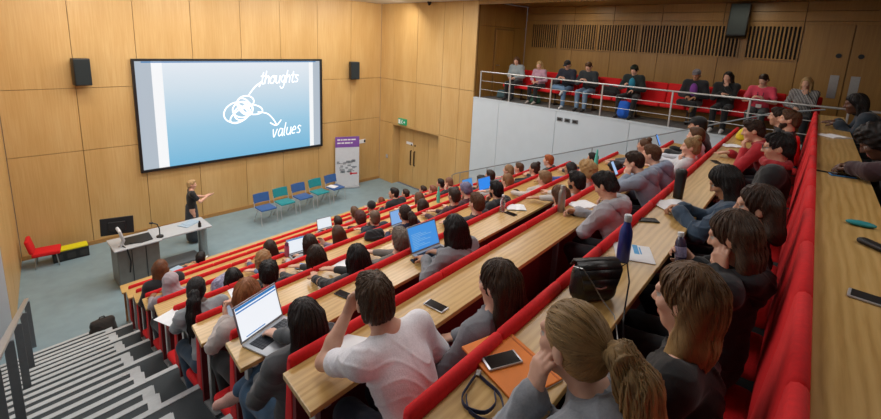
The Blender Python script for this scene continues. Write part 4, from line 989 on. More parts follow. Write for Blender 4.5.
ink('scribble', [[(x-.25, z-.13) for x, z in s] for s in scrib], .021)
ink('arrow_line', [[(.22, .42), (.42, .66), (.62, .8)], [(.62, .8), (.55, .66)], [(.48, -.12), (.78, -.2), (.98, -.42), (1.06, -.58)], [(.86, -.5), (1.06, -.6), (1.22, -.44)]], .021)
LET = {'t': [[(.2, 1.35), (.2, .2), (.35, 0), (.5, .1)], [(-.02, .9), (.45, .95)]], 'h': [[(.05, 1.5), (.05, 0)], [(.05, .5), (.3, .9), (.48, .7), (.5, 0)]], 'o': [[(.3, .9), (.03, .6), (.1, .08), (.4, .05), (.55, .5), (.3, .9), (.6, .85)]],
 'u': [[(.05, .9), (.05, .25), (.28, 0), (.5, .3), (.5, .9)], [(.5, .5), (.55, 0)]], 'g': [[(.5, .8), (.2, .9), (.05, .5), (.25, .1), (.48, .35), (.5, .85), (.5, -.4), (.25, -.65), (.05, -.4)]], 's': [[(.45, .8), (.2, .9), (.1, .65), (.4, .35), (.35, .05), (.05, .08)]],
 'v': [[(0, .9), (.22, 0), (.48, .9)]], 'a': [[(.48, .75), (.2, .9), (.04, .4), (.2, .03), (.45, .3), (.5, .85), (.5, .2), (.6, 0)]], 'l': [[(.1, 1.5), (.08, .2), (.2, 0)]], 'e': [[(.05, .45), (.48, .55), (.3, .9), (.06, .55), (.12, .1), (.45, .1)]]}
def word(name, txt, x, z, sc, slant=.12, rise=0.):
    out = []
    for ch in txt:
        for s in LET[ch]: out.append([(x+(px+pz*slant)*sc, z+pz*sc) for px, pz in s])
        x += {'l': .34, 't': .5}.get(ch, .66)*sc; z += rise*sc
    for st_ in out: ink(name, [st_], .017)
word('handwritten_stroke', 'thoughts', .58, .74, .26, .2, .012)
word('handwritten_stroke', 'values', 0.9, -.98, .28, .2, .03)

def wall_speaker(loc, label, rz=0, sc=1., mats=None, tilt=0):
    t = empty('wall_speaker', loc, rz, label, 'loudspeaker')
    o = MB().box((0, -.2*sc, 0), (.32*sc, .26*sc, .62*sc), None, .02).build('cabinet', M_dark, t, True); o.rotation_euler = (tilt, 0, 0)
    g = MB().box((0, -.335*sc, 0), (.29*sc, .012, .58*sc), None, .004).build('grille', plain('speaker_cloth', '#1d2426', .9, 0, .3, 200), t); g.rotation_euler = (tilt, 0, 0)
    MB().box((0, -.03*sc, 0), (.1*sc, .07*sc, .2*sc)).build('bracket', M_greymetal, t)
    return t
wall_speaker((1.46, YF, 4.4), 'black loudspeaker on the wood wall left of the projection screen', R(6), 1.02)
wall_speaker((9.18, YF, 4.31), 'black loudspeaker on the wood wall right of the projection screen', R(-18), 1.0)
wall_speaker((XB-.06, 2.66, 6.22), 'large black loudspeaker hanging on the balcony rear wall over the vents', R(96-180), 1.25, None, R(-10))

# roller banner
bn = empty('roller_banner', (8.78, 13.26, 0), R(-24), 'white roller banner with purple header standing right of the chairs', 'banner')
mb = MB(); mb.box((0, 0, 1.02), (.86, .008, 1.86)); mb.build('banner_sheet', plain('banner_white', '#c8ccd2', .6, 0, .03, 10), bn)
MB().box((0, .0, .045), (.9, .16, .08), None, .02).build('cassette', M_alu, bn)
MB().cyl((0, .03, .08), (0, .03, 1.95), .012).build('pole', M_alu, bn)
MB().box((0, -.006, 1.755), (.86, .006, .39)).build('header', plain('banner_purple', '#7a4a9e', .6), bn)
mb = MB()
for z, ws in ((1.84, (.1, .06, .14, .1, .16)), (1.72, (.12, .1, .18, .07))):
    x = -.36
    for w in ws: mb.box((x+w/2, -.012, z), (w, .003, .045)); x += w+.025
mb.build('header_lettering', M_paper, bn)
mb = MB(); rnd = random.Random(3)
for i in range(26): mb.box((rnd.uniform(-.36, .3), -.006, rnd.uniform(.62, 1.05)), (rnd.uniform(.05, .18), .003, rnd.uniform(.02, .1)))
mb.build('printed_picture', plain('print_grey', '#8d939a', .6, 0, .3, 12), bn)
MB().box((.23, -.009, .56), (.26, .004, .05)).box((.13, -.009, .56), (.07, .004, .09)).build('red_mark', plain('print_red', '#c9303c', .6), bn)

# five chairs along the wall
def seat_chair(x, y, rz, fab, label, cat='chair', group='chairs along the front wall'):
    c = empty('conference_chair', (x, y, 0), rz, label, cat, group)
    mb = MB(); mb.box((0, 0, .455), (.47, .46, .05), None, .022, 3).build('seat', fab, c, True)
    mb = MB()
    n = 8; vs = []; fs = []
    for i in range(n+1):
        a = -.5+i/n; yb = .225-.10*(1-(2*a)**2)*-.35
        for (dy, z) in ((0, .56), (0, .82), (.03, .82), (.03, .56)): vs.append((a*.47, yb+dy+(z-.56)*.22, z))
    for i in range(n):
        for j in range(4): fs.append((i*4+j, i*4+(j+1) % 4, i*4+4+(j+1) % 4, i*4+4+j))
    fs += [(0, 1, 2, 3), tuple(n*4+q for q in (3, 2, 1, 0))]
    mb.add(vs, fs).build('backrest', fab, c, True)
    for s in (-1, 1):
        MB().tube([(s*.24, -.24, .012), (s*.24, -.2, .43), (s*.24, .2, .43), (s*.235, .25, .62)], .011, 8).build('side_frame', M_alu, c, True)
        MB().tube([(s*.24, .0, .43), (s*.24, .27, .012)], .011, 8).build('rear_leg', M_alu, c, True)
    return c
cb, ct = cloth('#2b5690'), cloth('#0c8289')
xs5 = [(5.24, 12.16), (5.88, 12.26), (6.52, 12.34), (7.16, 12.42), (7.8, 12.5)]
cl = ['blue fabric chair at left end of the row of five', 'teal fabric chair second from left in the row of five', 'blue fabric chair in the middle of the row of five', 'teal fabric chair next to the one by the banner', 'blue fabric chair nearest the roller banner with a paper on it']
for i, (x, y) in enumerate(xs5): seat_chair(x, y, R(2+i), (cb, ct)[i % 2], cl[i])
tag(MB().box((7.72, 12.54, .486), (.24, .32, .008), Matrix.Rotation(.4, 3, 'Z')).box((7.69, 12.52, .493), (.2, .28, .006), Matrix.Rotation(.2, 3, 'Z')).build('leaflet', M_paper), 'white leaflets lying on the blue chair beside the banner', 'paper')

# lectern, table, monitor, microphone
le = empty('lectern', (1.8, 10.98, 0), R(2), 'grey metal lectern desk with open worktop at left of the steel table', 'lectern')
M_lect = plain('lectern_grey', '#7d7b76', .4, .55, .08, 6)
mb = MB(); mb.box((0, 0, .45), (.78, .62, .86), None, .02); mb.build('cabinet', M_lect, le)
mb = MB()
for x in (-.13, .13): mb.box((x, -.315, .45), (.012, .01, .8))
mb.build('door_gap', M_dark, le)
MB().box((0, 0, .02), (.72, .56, .05)).build('plinth', M_dark, le)
MB().box((0, .0, .9), (.88, .72, .035), None, .012).build('worktop', plain('grey_laminate', '#b4b7ba', .35, 0, .03, 6), le)
MB().box((.05, -.02, .93), (.52, .34, .02), Matrix.Rotation(R(8), 3, 'X'), .006).build('control_panel', M_dark, le)
ta = empty('presentation_table', (2.75, 11.1, 0), R(2), 'long pale-topped steel table joined to the lectern', 'table')
MB().box((-.02, 0, .885), (1.16, .72, .04), None, .012).build('table_top', plain('grey_laminate', '#b4b7ba'), ta)
MB().lathe([(.13, .01), (.13, .03), (.1, .05), (.1, .82), (.14, .866)], (.44, -.02, 0), 20).build('leg', M_steel, ta, True)
MB().box((-.25, -.1, .09), (1.1, .5, .18), None, .01).build('cable_plinth', M_greymetal, ta)
mo = empty('monitor', (1.5, 10.86, .86), R(-16), 'black flat monitor on a white arm on the lectern', 'monitor')
MB().box((.0, .04, .5), (.58, .045, .36), Matrix.Rotation(R(-12), 3, 'X'), .012).box((0, .0, .5), (.3, .05, .2), Matrix.Rotation(R(-12), 3, 'X'), .012).build('display', M_dark, mo)
MB().tube([(0, -.02, .47), (.05, -.12, .42), (.1, -.1, .2), (.02, -.04, .03)], .032, 10).build('arm', plain('white_plastic', '#c9cacb', .4), mo, True)
MB().lathe([(.1, 0), (.1, .02), (.03, .03), (.03, .06)], (.02, -.04, 0)).build('base', M_dark, mo, True)
mi = empty('gooseneck_microphone', (2.25, 10.82, .915), 0, 'black gooseneck microphone on the steel table edge', 'microphone')
MB().lathe([(.07, 0), (.07, .03), (.03, .05)], (0, 0, 0)).build('base', M_dark, mi, True)
MB().tube([(0, 0, .04), (0, .0, .2), (-.03, .03, .3), (-.1, .07, .33)], .012, 8).build('gooseneck', M_dark, mi, True)
MB().cyl((-.1, .07, .33), (-.16, .1, .335), .024, .02).build('capsule', M_dark, mi, True)
tag(MB().box((2.95, 11.2, .912), (.42, .28, .012), Matrix.Rotation(.5, 3, 'Z')).box((2.98, 11.22, .92), (.3, .21, .006), Matrix.Rotation(.2, 3, 'Z')).build('handout_stack', plain('pale_blue_paper', '#9db2c4', .7)), 'pale blue handouts spread on the steel table', 'paper')
tag(MB().lathe([(.035, 0), (.035, .09), (.02, .12), (.015, .15)], (3.08, 10.86, .906)).build('water_bottle', M_dark, None, True), 'small dark bottle on the steel table corner nearest the seats', 'bottle')
cb_ = []
for i, pts in enumerate(([(1.55, 10.78, .93), (1.6, 10.62, .9), (1.65, 10.64, .6), (1.62, 10.66, .35)], [(1.68, 10.8, .94), (1.9, 10.74, .93), (2.1, 10.78, .93)])):
    tag(MB().tube(pts, .014, 8).build('cable', M_dark, None, True), ('black cable drooping over the front of the lectern', 'black cable lying along the lectern top')[i], 'cable')

# red chair and the yellow-topped case in the left corner
rc = empty('padded_stool_chair', (.44, 12.96, 0), R(82), 'red padded chair against the left wall in the front corner', 'chair')
rc.scale = (.8, .8, .8)
MB().box((0, 0, .42), (.5, .62, .12), None, .035, 3).build('seat', M_red, rc, True)
MB().box((0, .34, .68), (.48, .1, .42), Matrix.Rotation(R(-12), 3, 'X'), .035, 3).build('backrest', M_red, rc, True)
for sx in (-1, 1):
    for sy in (-1, 1): MB().cyl((sx*.2, sy*.22, .37), (sx*.22, sy*.26, 0), .016).build('leg', M_steel, rc)
tr = empty('equipment_case', (.86, 13.08, 0), R(0), 'long black equipment case with bright yellow top by the front wall', 'case')
tr.scale = (.78, .8, .8)
MB().box((0, 0, .15), (.86, .44, .3), None, .012).build('body', M_dark, tr)
MB().box((0, -.02, .325), (.84, .34, .05), None, .01).build('lid', plain('yellow_plastic', '#d8cf12', .5), tr)
for x in (-.3, 0, .3): MB().box((x, -.225, .15), (.2, .012, .16), None, .004).build('side_recess', plain('charcoal_plastic', '#2b2d2c', .6), tr)

# small fittings on the walls
ex = empty('exit_sign', (XR-.0, 12.13, 2.52), 0, 'green exit sign above the wooden double door', 'sign')
MB().box((-.04, 0, 0), (.08, .42, .22), None, .008).build('housing', emis('exit_green', '#1f8a5c', .7, '#0d5a3a'), ex)
mb = MB(); xx = -.083
mb.box((xx, .13, .0), (.004, .1, .16)).box((xx, -.02, .055), (.004, .04, .04)).bar((xx, -.02, .03), (xx, .0, -.02), .004, .035).bar((xx, 0, -.02), (xx, .05, -.07), .004, .02).bar((xx, 0, -.02), (xx, -.05, -.07), .004, .02).bar((xx, -.01, .02), (xx, .05, .0), .004, .018).bar((xx, -.1, 0), (xx, -.17, 0), .004, .025).bar((xx, -.14, .035), (xx, -.18, 0), .004, .022).bar((xx, -.14, -.035), (xx, -.18, 0), .004, .022)
mb.build('running_figure', M_paper, ex)
tag(MB().box((XR-.012, 13.04, 1.02), (.024, .1, .14), None, .006).build('wall_switch', M_alu), 'small metal switch plate left of the wooden double door', 'switch')
tag(MB().box((9.55, YF-.01, 1.62), (.42, .012, .15)).mat(1).box((9.72, YF-.018, 1.62), (.07, .006, .1)).build('wall_notice', [M_paper, M_dark]), 'small white notice on the front wall right of the banner', 'sign')
for i, y in enumerate((5.82, 5.6, 5.38)):
    s = empty('socket_plate', (XR-.001, y, 3.6), 0, ('left', 'middle', 'right')[i]+'most' if i != 1 else 'middle', 'socket', 'sockets under the balcony edge')
    s['label'] = ('leftmost of three dark socket plates high on the white balcony wall', 'middle one of three dark socket plates high on the white balcony wall', 'rightmost of three dark socket plates high on the white balcony wall')[i]
    MB().box((-.01, 0, 0), (.02, .16, .1), None, .004).build('plate', M_greymetal, s); MB().box((-.022, 0, 0), (.006, .1, .055)).build('insert', M_dark, s)
cc = empty('ceiling_camera', (XR-.12, 10.86, ZC), 0, 'small black dome camera under the ceiling by the right wall', 'camera')
MB().lathe([(.07, 0), (.07, -.05), (.05, -.06)], (0, 0, 0)).build('mount', M_dark, cc, True); MB().lathe([(.055, -.055), (.05, -.09), (.03, -.115), (.005, -.122)], (0, 0, 0)).build('dome', M_glassblk, cc, True)

# ------------------------------------------------------------------ rails
lr = empty('stair_handrail', (0, 0, 0), 0, 'grey flat-bar stair railing at the left of the aisle steps', 'handrail')
def gz(v): return .364+(vrow(1)+.19-v)*RISE/PITCH
def left_z(y): return max(0, gz(y*CA))
ys_ = [9.56-1.4*i for i in range(6)]
def lxx(y): return -.037*(9.6-y)-.01
for y in ys_:
    z = left_z(y); MB().box((lxx(y), y, z+.42), (.075, .02, .9), None, .003).build('post', M_greymetal, lr)
MB().bar((lxx(9.66), ys_[0]+.06, left_z(ys_[0])+.89), (lxx(1.5), 1.5, left_z(1.5)+.89), .06, .03, bev=.006).build('top_rail', M_rail, lr)
rr = empty('aisle_handrail', (0, 0, 0), 0, 'slim metal handrail climbing along the white balcony wall on the right', 'handrail')
XH = 10.3
def rz_(y): return 4.49-(y-1.18)*.397
MB().tube([(XH, 9.4, rz_(9.4)-.5), (XH, 9.45, rz_(9.4)-.06), (XH, 9.3, rz_(9.3)), (XH, 1.3, rz_(1.3)), (XH, .6, rz_(.9))], .016, 10).build('rail', plain('rail_dull', '#868a8d', .4, .3), rr, True)
for i in range(8):
    y = 9.1-i*1.08; v = y*CA-XH*SA; MB().cyl((XH, y, rz_(y)), (XH, y, max(0, gz(v)-.1)), .011).build('post', plain('rail_dull', '#868a8d'), rr, True)
br = empty('balcony_railing', (XR+.06, 0, ZB+.03), 0, 'silver tube railing along the balcony edge with three horizontal bars', 'railing')
y0, y1 = 8.66, -2.0
for z, r in ((.8, .02), (.52, .008), (.26, .008)): MB().cyl((0, y0, z), (0, y1, z), r).build('top_tube' if r > .015 else 'bar', M_rail, br, True)
for y in (8.64, 7.55, 6.2, 4.78, 3.18, 1.75, .3, -1.2): MB().box((0, y, .4), (.03, .035, .8), None, .005).build('post', M_rail, br)
# balcony bench
bb = empty('balcony_bench', (11.45, 4.55, ZB), 0, 'long red upholstered bench along the balcony behind the railing', 'bench')
n = 13; w = 7.6/n
for i in range(n):
    y = -3.8+w*(i+.5)
    MB().box((.24, y, .66), (.1, w-.01, .52), Matrix.Rotation(R(8), 3, 'Y'), .035, 3).build('backrest', M_red, bb, True)
    MB().box((-.02, y, .41), (.44, w-.02, .1), None, .035, 3).build('seat', M_red, bb, True)
for i in range(n+1):
    y = -3.8+w*i
    if i % 2 == 0: MB().box((.0, y, .5), (.3, .035, .05), None, .01).box((-.02, y, .24), (.06, .03, .48)).box((.1, y, .03), (.3, .04, .05)).build('armrest', plain('dark_wood', '#3c2a1a', .5), bb)
MB().box((.12, 0, .2), (.02, 7.6, .32)).build('under_panel', M_groove, bb)
# ------------------------------------------------------------------ things on the desks
def on_desk(name, k, u, dv, rz, label, cat, group=None):
    return empty(name, (*UV(u, vrow(k)+dv), zdesk(k)+.001), A+rz, label, cat, group)
def laptop(k, u, dv, rz, label, scr, open_=108, sc=1., page=None):
    """origin at the middle of the hinge side; the screen faces -y"""
    t = on_desk('laptop', k, u, dv, rz, label, 'laptop')
    MB().box((0, -.115*sc, .009), (.325*sc, .23*sc, .016), None, .006, 2).build('base', M_alu, t, True)
    kb = MB(); kb.box((0, -.085*sc, .0175), (.275*sc, .105*sc, .002)).build('keyboard', plain('key_dark', '#23262c', .6), t)
    mk = MB()
    for r in range(5):
        for c in range(12): mk.box((-.125*sc+c*.0227*sc, -.125*sc+r*.02*sc, .0195), (.018*sc, .015*sc, .002))
    mk.build('keys', plain('key_top', '#32363e', .5), t)
    MB().box((0, -.185*sc, .0178), (.1*sc, .065*sc, .001)).build('touchpad', plain('pad_grey', '#93969b', .3, .4), t)
    lid = empty('screen_lid', (0, 0, .014), 0); lid.parent = t; lid.rotation_euler = (R(90-open_), 0, 0)
    # lid built standing up (z) and tipped backwards
    MB().box((0, .004, .112*sc), (.325*sc, .008, .222*sc), None, .003).build('lid_shell', plain('lid_grey', '#8d8f98', .35, .6), lid, True)
    MB().box((0, -.0008, .113*sc), (.305*sc, .002, .198*sc)).build('display', emis('disp_'+scr[0].strip('#'), scr[0], scr[1]), lid)
    if page:
        for (x0, z0, x1, z1) in page[1]: MB().box(((x0+x1)/2*sc, -.0022, (z0+z1)/2*sc), ((x1-x0)*sc, .001, (z1-z0)*sc)).build('screen_band', emis('disp_'+page[0].strip('#'), page[0], scr[1]*.9), lid)
    return t
ROWS = [(-.13, .03+.013*i, -.13+.05+.19*((i*37 % 10)/10), .034+.013*i) for i in range(10)]
laptop(7, 1.34, -.085, R(15), 'open grey laptop with white page on screen at the aisle end of the desk', ('#eef2f8', 1.0), 106, 1.13, ('#2a7fc4', [(-.15, .195, .15, .211), (-.15, .178, .15, .186), (-.12, .022, .02, .028)]))
laptop(4, 3.37, -.065, R(-8), 'dark laptop with white screen beside the woman with long dark brown hair', ('#e8edf4', 1.0), 105, 1., ('#2a7fc4', [(-.15, .195, .15, .21)]))
laptop(2, 5.17, -.06, R(-8), 'laptop with white screen nearest the stage, left of centre', ('#e6ecf2', 1.0), 105, 1.02)
laptop(5, 4.55, -.06, R(-4), 'laptop with pale blue screen beside the woman with brown ponytail', ('#86b4ec', .9), 105, 1.)
laptop(7, 3.03, -.075, R(-6), 'large laptop with bright blue screen before the very long-haired woman', ('#3f97e6', .9), 112, 1.15, ('#8ac4f4', ROWS))
laptop(5, 6.86, -.07, R(-6), 'laptop with vivid blue screen in the right middle tiers', ('#2f8cf0', .95), 105, 1.1)
laptop(4, 7.6, -.065, R(-6), 'second blue-lit laptop seen edge-on behind the vivid blue one', ('#4c9ce8', .8), 105, 1.0)
def phone(k, u, dv, rz, label, col=None, case=None, z=0.):
    t = on_desk('phone', k, u, dv, rz, label, 'phone', 'phones on the desks')
    if z: t.location.z += z
    MB().box((0, 0, .0045), (.074, .15, .009), None, .004, 2).build('body', case or M_dark, t, True)
    MB().box((0, 0, .0093), (.066, .132, .001)).build('display', col or M_glassblk, t)
    return t
M_silver = plain('silver_case', '#c4c5c8', .3, .5)
phone(8, 1.925, -.196, R(3), 'phone in pale silver frame on the desk right of the white t-shirt man', None, M_silver)
phone(7, 1.995, -.124, R(10), 'black phone lying on the desk just beyond the white t-shirt man', None)
phone(6, 3.187, -.165, R(45), 'dark phone lying sideways on the desk behind the cropped-hair man', None)
phone(5, 2.78, -.12, R(-60), 'phone with blue-lit display on a front tier desk', emis('phone_blue', '#7fb0ee', .8))
phone(7, 2.83, -.16, R(70), 'black phone beside the large blue-screen laptop', None)
phone(7, 4.453, -.163, R(-4), 'small dark phone next to the notebook behind the clear bottle', None)
phone(8, 4.049, -.135, R(-18), 'black phone beside the metal flask', None)
phone(6, 6.27, -.15, R(-35), 'thin dark phone on the right middle desk by long light brown hair', None)
phone(9, 3.364, -.06, R(36), 'dark phone between the white sheet and the writing woman', None)
phone(9, 5.84, -.12, R(-60), 'black phone on the desk of the red-jumper man', None)
ph = phone(9, 1.353, -.075, R(62), 'phone with silver edge lying on the orange folder', None, M_silver, .012)
phone(10, 2.112, -.19, R(-6), 'phone reflecting light on the rearmost desk at right edge', emis('phone_glint', '#3a4048', .05), M_silver)  # weak display emission stands in for reflected light
t = on_desk('remote_case', 10, 2.735, -.235, R(-44), 'black slim spectacle case on the rearmost desk', 'case')
MB().box((0, 0, .013), (.05, .15, .026), None, .012, 3).build('shell', M_dark, t, True)
t = on_desk('pencil_case', 10, 3.064, -.2, R(2), 'teal oval pouch on the rearmost desk', 'pouch')
sdp = SD(); sdp.ell((0, 0, .012), (.033, .062, .013))
sd_object('pouch_body', sdp, .005, [plain('teal_rubber', '#127f84', .6)], t)
phone(10, 4.295, -.165, R(13), 'blue-cased phone under the writing hands at the rearmost desk', None, plain('blue_case', '#2a6fa8', .5))
def pen(k, u, dv, rz, label, m):
    t = on_desk('pen', k, u, dv, rz, label, 'pen'); MB().tube([(0, -.07, .006), (0, .055, .006), (0, .07, .006)], [.0055, .0055, .002], 8).build('barrel', m, t, True); MB().box((0, -.05, .0125), (.004, .04, .002)).build('clip', M_alu, t)
pen(10, 4.325, -.068, R(-5), 'black pen on the rearmost desk left of the blue phone', M_dark)
def sheet(name, k, u, dv, rz, w, l, label, mat=None, th=.004, cat='paper'):
    t = on_desk(name, k, u, dv, rz, label, cat)
    return t, MB().box((0, 0, th/2), (w, l, th), None, min(.0015, th*.3), 1).build('pages' if cat != 'paper' else 'sheet', mat or M_paper, t)
t, _ = sheet('notebook', 9, 2.74, -.15, R(-66), .22, .24, 'white handout with a blue heading under the blue bottle', None, .003, 'paper')
mb = MB(); mb.box((.02, .05, .0035), (.03, .13, .001), None); mb.box((.045, .04, .0035), (.008, .1, .001)).build('blue_heading', plain('blue_ink', '#4a9bd0', .6), t)
def notebook(k, u, dv, rz, label, cov, w=.2, l=.28, lines=True, spiral=False):
    t = on_desk('notebook', k, u, dv, rz, label, 'notebook')
    MB().box((0, 0, .003), (w*2, l, .006), None, .002).build('cover', cov, t)
    for s in (-1, 1):
        bm = bmesh.new(); mb = MB()
        n = 8; vs = []; fs = []
        for i in range(n+1):
            x = s*(w*.985)*i/n; z = .008+.012*math.sin(math.pi*min(1, i/n*1.0))*.9*(1-i/n*.4)
            vs += [(x, -l/2+.004, z), (x, l/2-.004, z), (x, -l/2+.004, .006), (x, l/2-.004, .006)]
        for i in range(n):
            a, b = i*4, i*4+4; fs += [(a, b, b+1, a+1), (a+2, a+3, b+3, b+2), (a, a+2, b+2, b), (a+1, b+1, b+3, a+3)]
        fs += [(n*4, n*4+2, n*4+3, n*4+1)]
        mb.add(vs, fs).build('page_block', M_paper, t, True)
        bm.free()
    return t
notebook(9, 3.86, -.12, R(-38), 'open cream notebook the denim-jacket woman writes in', plain('tan_cover', '#8a7a5c', .6), .15, .22)
notebook(8, 4.36, -.13, R(-20), 'open white notebook under the grey-hoodie man', M_paper, .14, .2)
notebook(10, 6.417, -.16, R(-42), 'white notebook at the far end of the rearmost desk', M_paper, .12, .2)
notebook(9, 7.05, -.12, R(-50), 'open magazine beside the red-jumper man', plain('amber_cover', '#c07a28', .6), .14, .2)
notebook(7, 4.68, -.1, R(-50), 'spiral notebook with green edge behind the clear bottle', plain('green_cover', '#4d6a58', .6), .12, .2)
of = on_desk('folder', 9, 1.375, -.1, R(-18), 'orange folder under the phone on the desk nearest the camera', 'folder')
MB().box((0, 0, .006), (.24, .33, .011), None, .003).build('cover', plain('orange_card', '#e07a1e', .55, 0, .05, 20), of)
MB().box((.004, -.002, .0035), (.236, .326, .005)).build('page_block', M_paper, of)
MB().box((.1, 0, .0118), (.008, .328, .001)).build('elastic_band', plain('orange_dark', '#c05f12', .6), of)
la = on_desk('lanyard', 9, 1.14, -.12, R(20), 'dark blue lanyard strap coiled beside the orange folder', 'lanyard')
for j, pts in enumerate(([(0, .05), (-.06, .02), (-.075, -.05), (-.02, -.085), (.05, -.06), (.09, .0), (.11, .03)], [(.1, .045), (.04, .055), (-.02, .06), (-.055, .03), (-.05, -.03), (.0, -.055), (.05, -.04)])):
    P = stroke(pts, 0); mb = MB()
    for i in range(len(P)-1):
        a, b = Vector((P[i].x, P[i].z, .008+.004*j)), Vector((P[i+1].x, P[i+1].z, .008+.004*j)); mb.bar(a, b+(b-a)*.1, .003, .016)
    mb.build('strap', cloth('#1a2148'), la)
MB().box((.125, .04, .006), (.03, .02, .008), None, .003).build('clip', M_steel, la)

def bottle(k, u, dv, label, prof, m, cap, name='bottle', capm=None):
    t = on_desk(name, k, u, dv, 0, label, 'bottle')
    MB().lathe(prof, (0, 0, 0), 24).build('body', m, t, True); MB().lathe(cap, (0, 0, 0), 20).build('cap', capm or M_dark, t, True); return t
M_blue = plain('blue_enamel', '#1c2f7e', .3, .3, .05, 8, 0, .4)
bottle(9, 2.585, -.135, 'tall blue metal water bottle standing on the white handout', [(.032, 0), (.036, .006), (.037, .02), (.037, .17), (.033, .2), (.02, .235), (.018, .25)], M_blue, [(.021, .25), (.022, .255), (.022, .285), (.019, .29)], 'water_bottle', M_alu)
bottle(9, 4.1, -.1, 'black insulated cup beside the open cream notebook', [(.036, 0), (.038, .01), (.044, .2), (.045, .215)], M_dark, [(.046, .215), (.047, .24), (.036, .255), (.03, .258)], 'travel_mug')
bottle(8, 4.02, -.04, 'brushed steel flask on the desk between black phone and bowed head', [(.034, 0), (.036, .01), (.036, .19), (.03, .22), (.022, .235)], plain('steel_warm', '#a09a92', .3, .8), [(.024, .235), (.024, .27), (.02, .276)], 'flask', M_steel)
M_clear = NT('clear_plastic'); M_clear.b.inputs['Transmission Weight'].default_value = .85; M_clear.b.inputs['Roughness'].default_value = .12; M_clear.b.inputs['Base Color'].default_value = hx('#c9cdd2'); M_clear = M_clear.m
bottle(7, 4.44, -.05, 'clear plastic water bottle in front of the spiral notebook', [(.03, 0), (.032, .01), (.032, .06), (.029, .075), (.032, .09), (.032, .14), (.024, .175), (.013, .195)], M_clear, [(.015, .195), (.016, .2), (.016, .215), (.014, .218)], 'water_bottle', plain('white_cap', '#d0d0d2', .5))
M_teal = plain('teal_bottle', '#58c4b4', .35)
bottle(4, 6.5, -.13, 'tall slim teal bottle among the front right tiers', [(.032, 0), (.035, .01), (.035, .16), (.016, .27)], M_teal, [(.017, .27), (.017, .31), (.012, .33)], 'water_bottle', M_teal)
bottle(7, 7.3, -.1, 'pointed teal bottle on the desk near the right aisle', [(.034, 0), (.036, .01), (.034, .14), (.018, .26)], M_teal, [(.018, .26), (.016, .31), (.01, .33)], 'water_bottle', M_teal)
bottle(4, 3.2, .0-.04, 'pink drinking bottle beside the white-screen laptop', [(.03, 0), (.034, .01), (.034, .15), (.026, .17)], plain('pink_plastic', '#b0506e', .35), [(.028, .17), (.028, .2), (.015, .22)], 'water_bottle', plain('plum_plastic', '#6a2a4a', .4))
# bottle held in the hand by the person at the ear
hb = empty('held_bottle', (0, 0, 0), 0, 'small bottle of dark purple drink held in the hand of the navy-jacket person', 'bottle')
vh = vrow(9)-PITCH+.25; hb.location = (*UV(2.36+.265, vh+.265), G(9)+.905); hb.rotation_euler = (R(-8), R(6), A)
MB().lathe([(.026, -.06), (.029, -.05), (.029, .05), (.022, .075), (.013, .09)], (0, 0, 0)).build('body', plain('grape_drink', '#3a3048', .2, 0, .2, 60, 0, .5), hb, True)
MB().lathe([(.0295, -.02), (.0298, -.018), (.0298, .035), (.0295, .037)], (0, 0, 0)).build('wrapper', plain('lilac_wrap', '#8d86a6', .5, 0, .3, 70), hb, True)
MB().lathe([(.015, .09), (.016, .092), (.016, .112), (.014, .114)], (0, 0, 0)).build('cap', M_paper, hb, True)
# hand-held phones
def held_phone(k, u, y, z, label, col, rx=60):
    t = empty('phone', (*UV(u, vrow(k)-PITCH+.25+y), G(k)+z), A, label, 'phone'); t.rotation_euler = (R(rx), 0, A)
    MB().box((0, 0, 0), (.075, .155, .009), None, .004).build('body', M_dark, t, True); MB().box((0, 0, .0052), (.067, .138, .001)).build('display', col, t)
held_phone(8, 4.602, .366, 1.164, 'phone with lit white-blue page held up before the leaning blue-grey hoodie', emis('phone_lit', '#a8c8f0', .9), 62)
held_phone(8, 6.24, .366, 1.228, 'bright blue phone held up left of the blonde person in white', emis('phone_blue2', '#5f9ae8', .95), 66)
held_phone(6, 1.45, .43, .9, 'white phone held by the auburn-haired woman', emis('phone_white', '#c4d2e6', .5), 40)

# black handbag on the desk, its strap hanging over the edge
hbg = on_desk('handbag', 9, 2.06, -.155, R(-40), 'black leather saddle handbag standing on the desk', 'handbag')
sdb = SD()
for z, rx, ry in ((.05, .105, .045), (.1, .115, .05), (.15, .11, .045)): sdb.cone((-rx+.05, 0, z), (rx-.05, 0, z), .05, .05, .04)
sdb.cone((-.07, 0, .045), (.07, 0, .045), .045, .045, .03)
sd_object('bag_body', sdb, .006, [M_blk], hbg, folds(.0006))
vs = []; fs = []; n = 12
for i in range(n+1):
    a = math.pi*(i/n); yy = -.062*math.cos(a*.0)+0
pf = [(.045, .17), (.02, .207), (-.02, .21), (-.055, .185), (-.064, .14), (-.062, .085)]
mb = MB()
for i in range(len(pf)-1):
    (y0_, z0_), (y1_, z1_) = pf[i], pf[i+1]
    w0 = .112-(.03*max(0, (i-3))/2); w1 = .112-(.03*max(0, (i-2))/2)
    mb.add([(-w0, y0_, z0_), (w0, y0_, z0_), (w1, y1_, z1_), (-w1, y1_, z1_)], [(0, 1, 2, 3)])
fl = mb.build('flap', M_blk, hbg, True); sm = fl.modifiers.new('s', 'SOLIDIFY'); sm.thickness = .006
MB().tube([(-.03, -.069, .1), (0, -.072, .094), (.03, -.069, .1)], .004, 6).build('clasp', M_steel, hbg, True)
MB().tube([(.112, 0, .15), (.15, -.03, .2), (.14, -.08, .13), (.1, -.13, .015), (.05, -.2, .008), (.03, -.26, -.1), (.05, -.28, -.35)], 0.004, 6).build('strap', M_blk, hbg, True)
MB().tube([(-.112, 0, .15), (-.125, -.02, .19), (-.1, -.06, .2), (-.05, -.078, .13), (.0, -.09, .05), (.03, -.16, .008), (.0, -.25, -.05), (-.01, -.27, -.4)], .003, 6).build('chain_strap', M_steel, hbg, True)
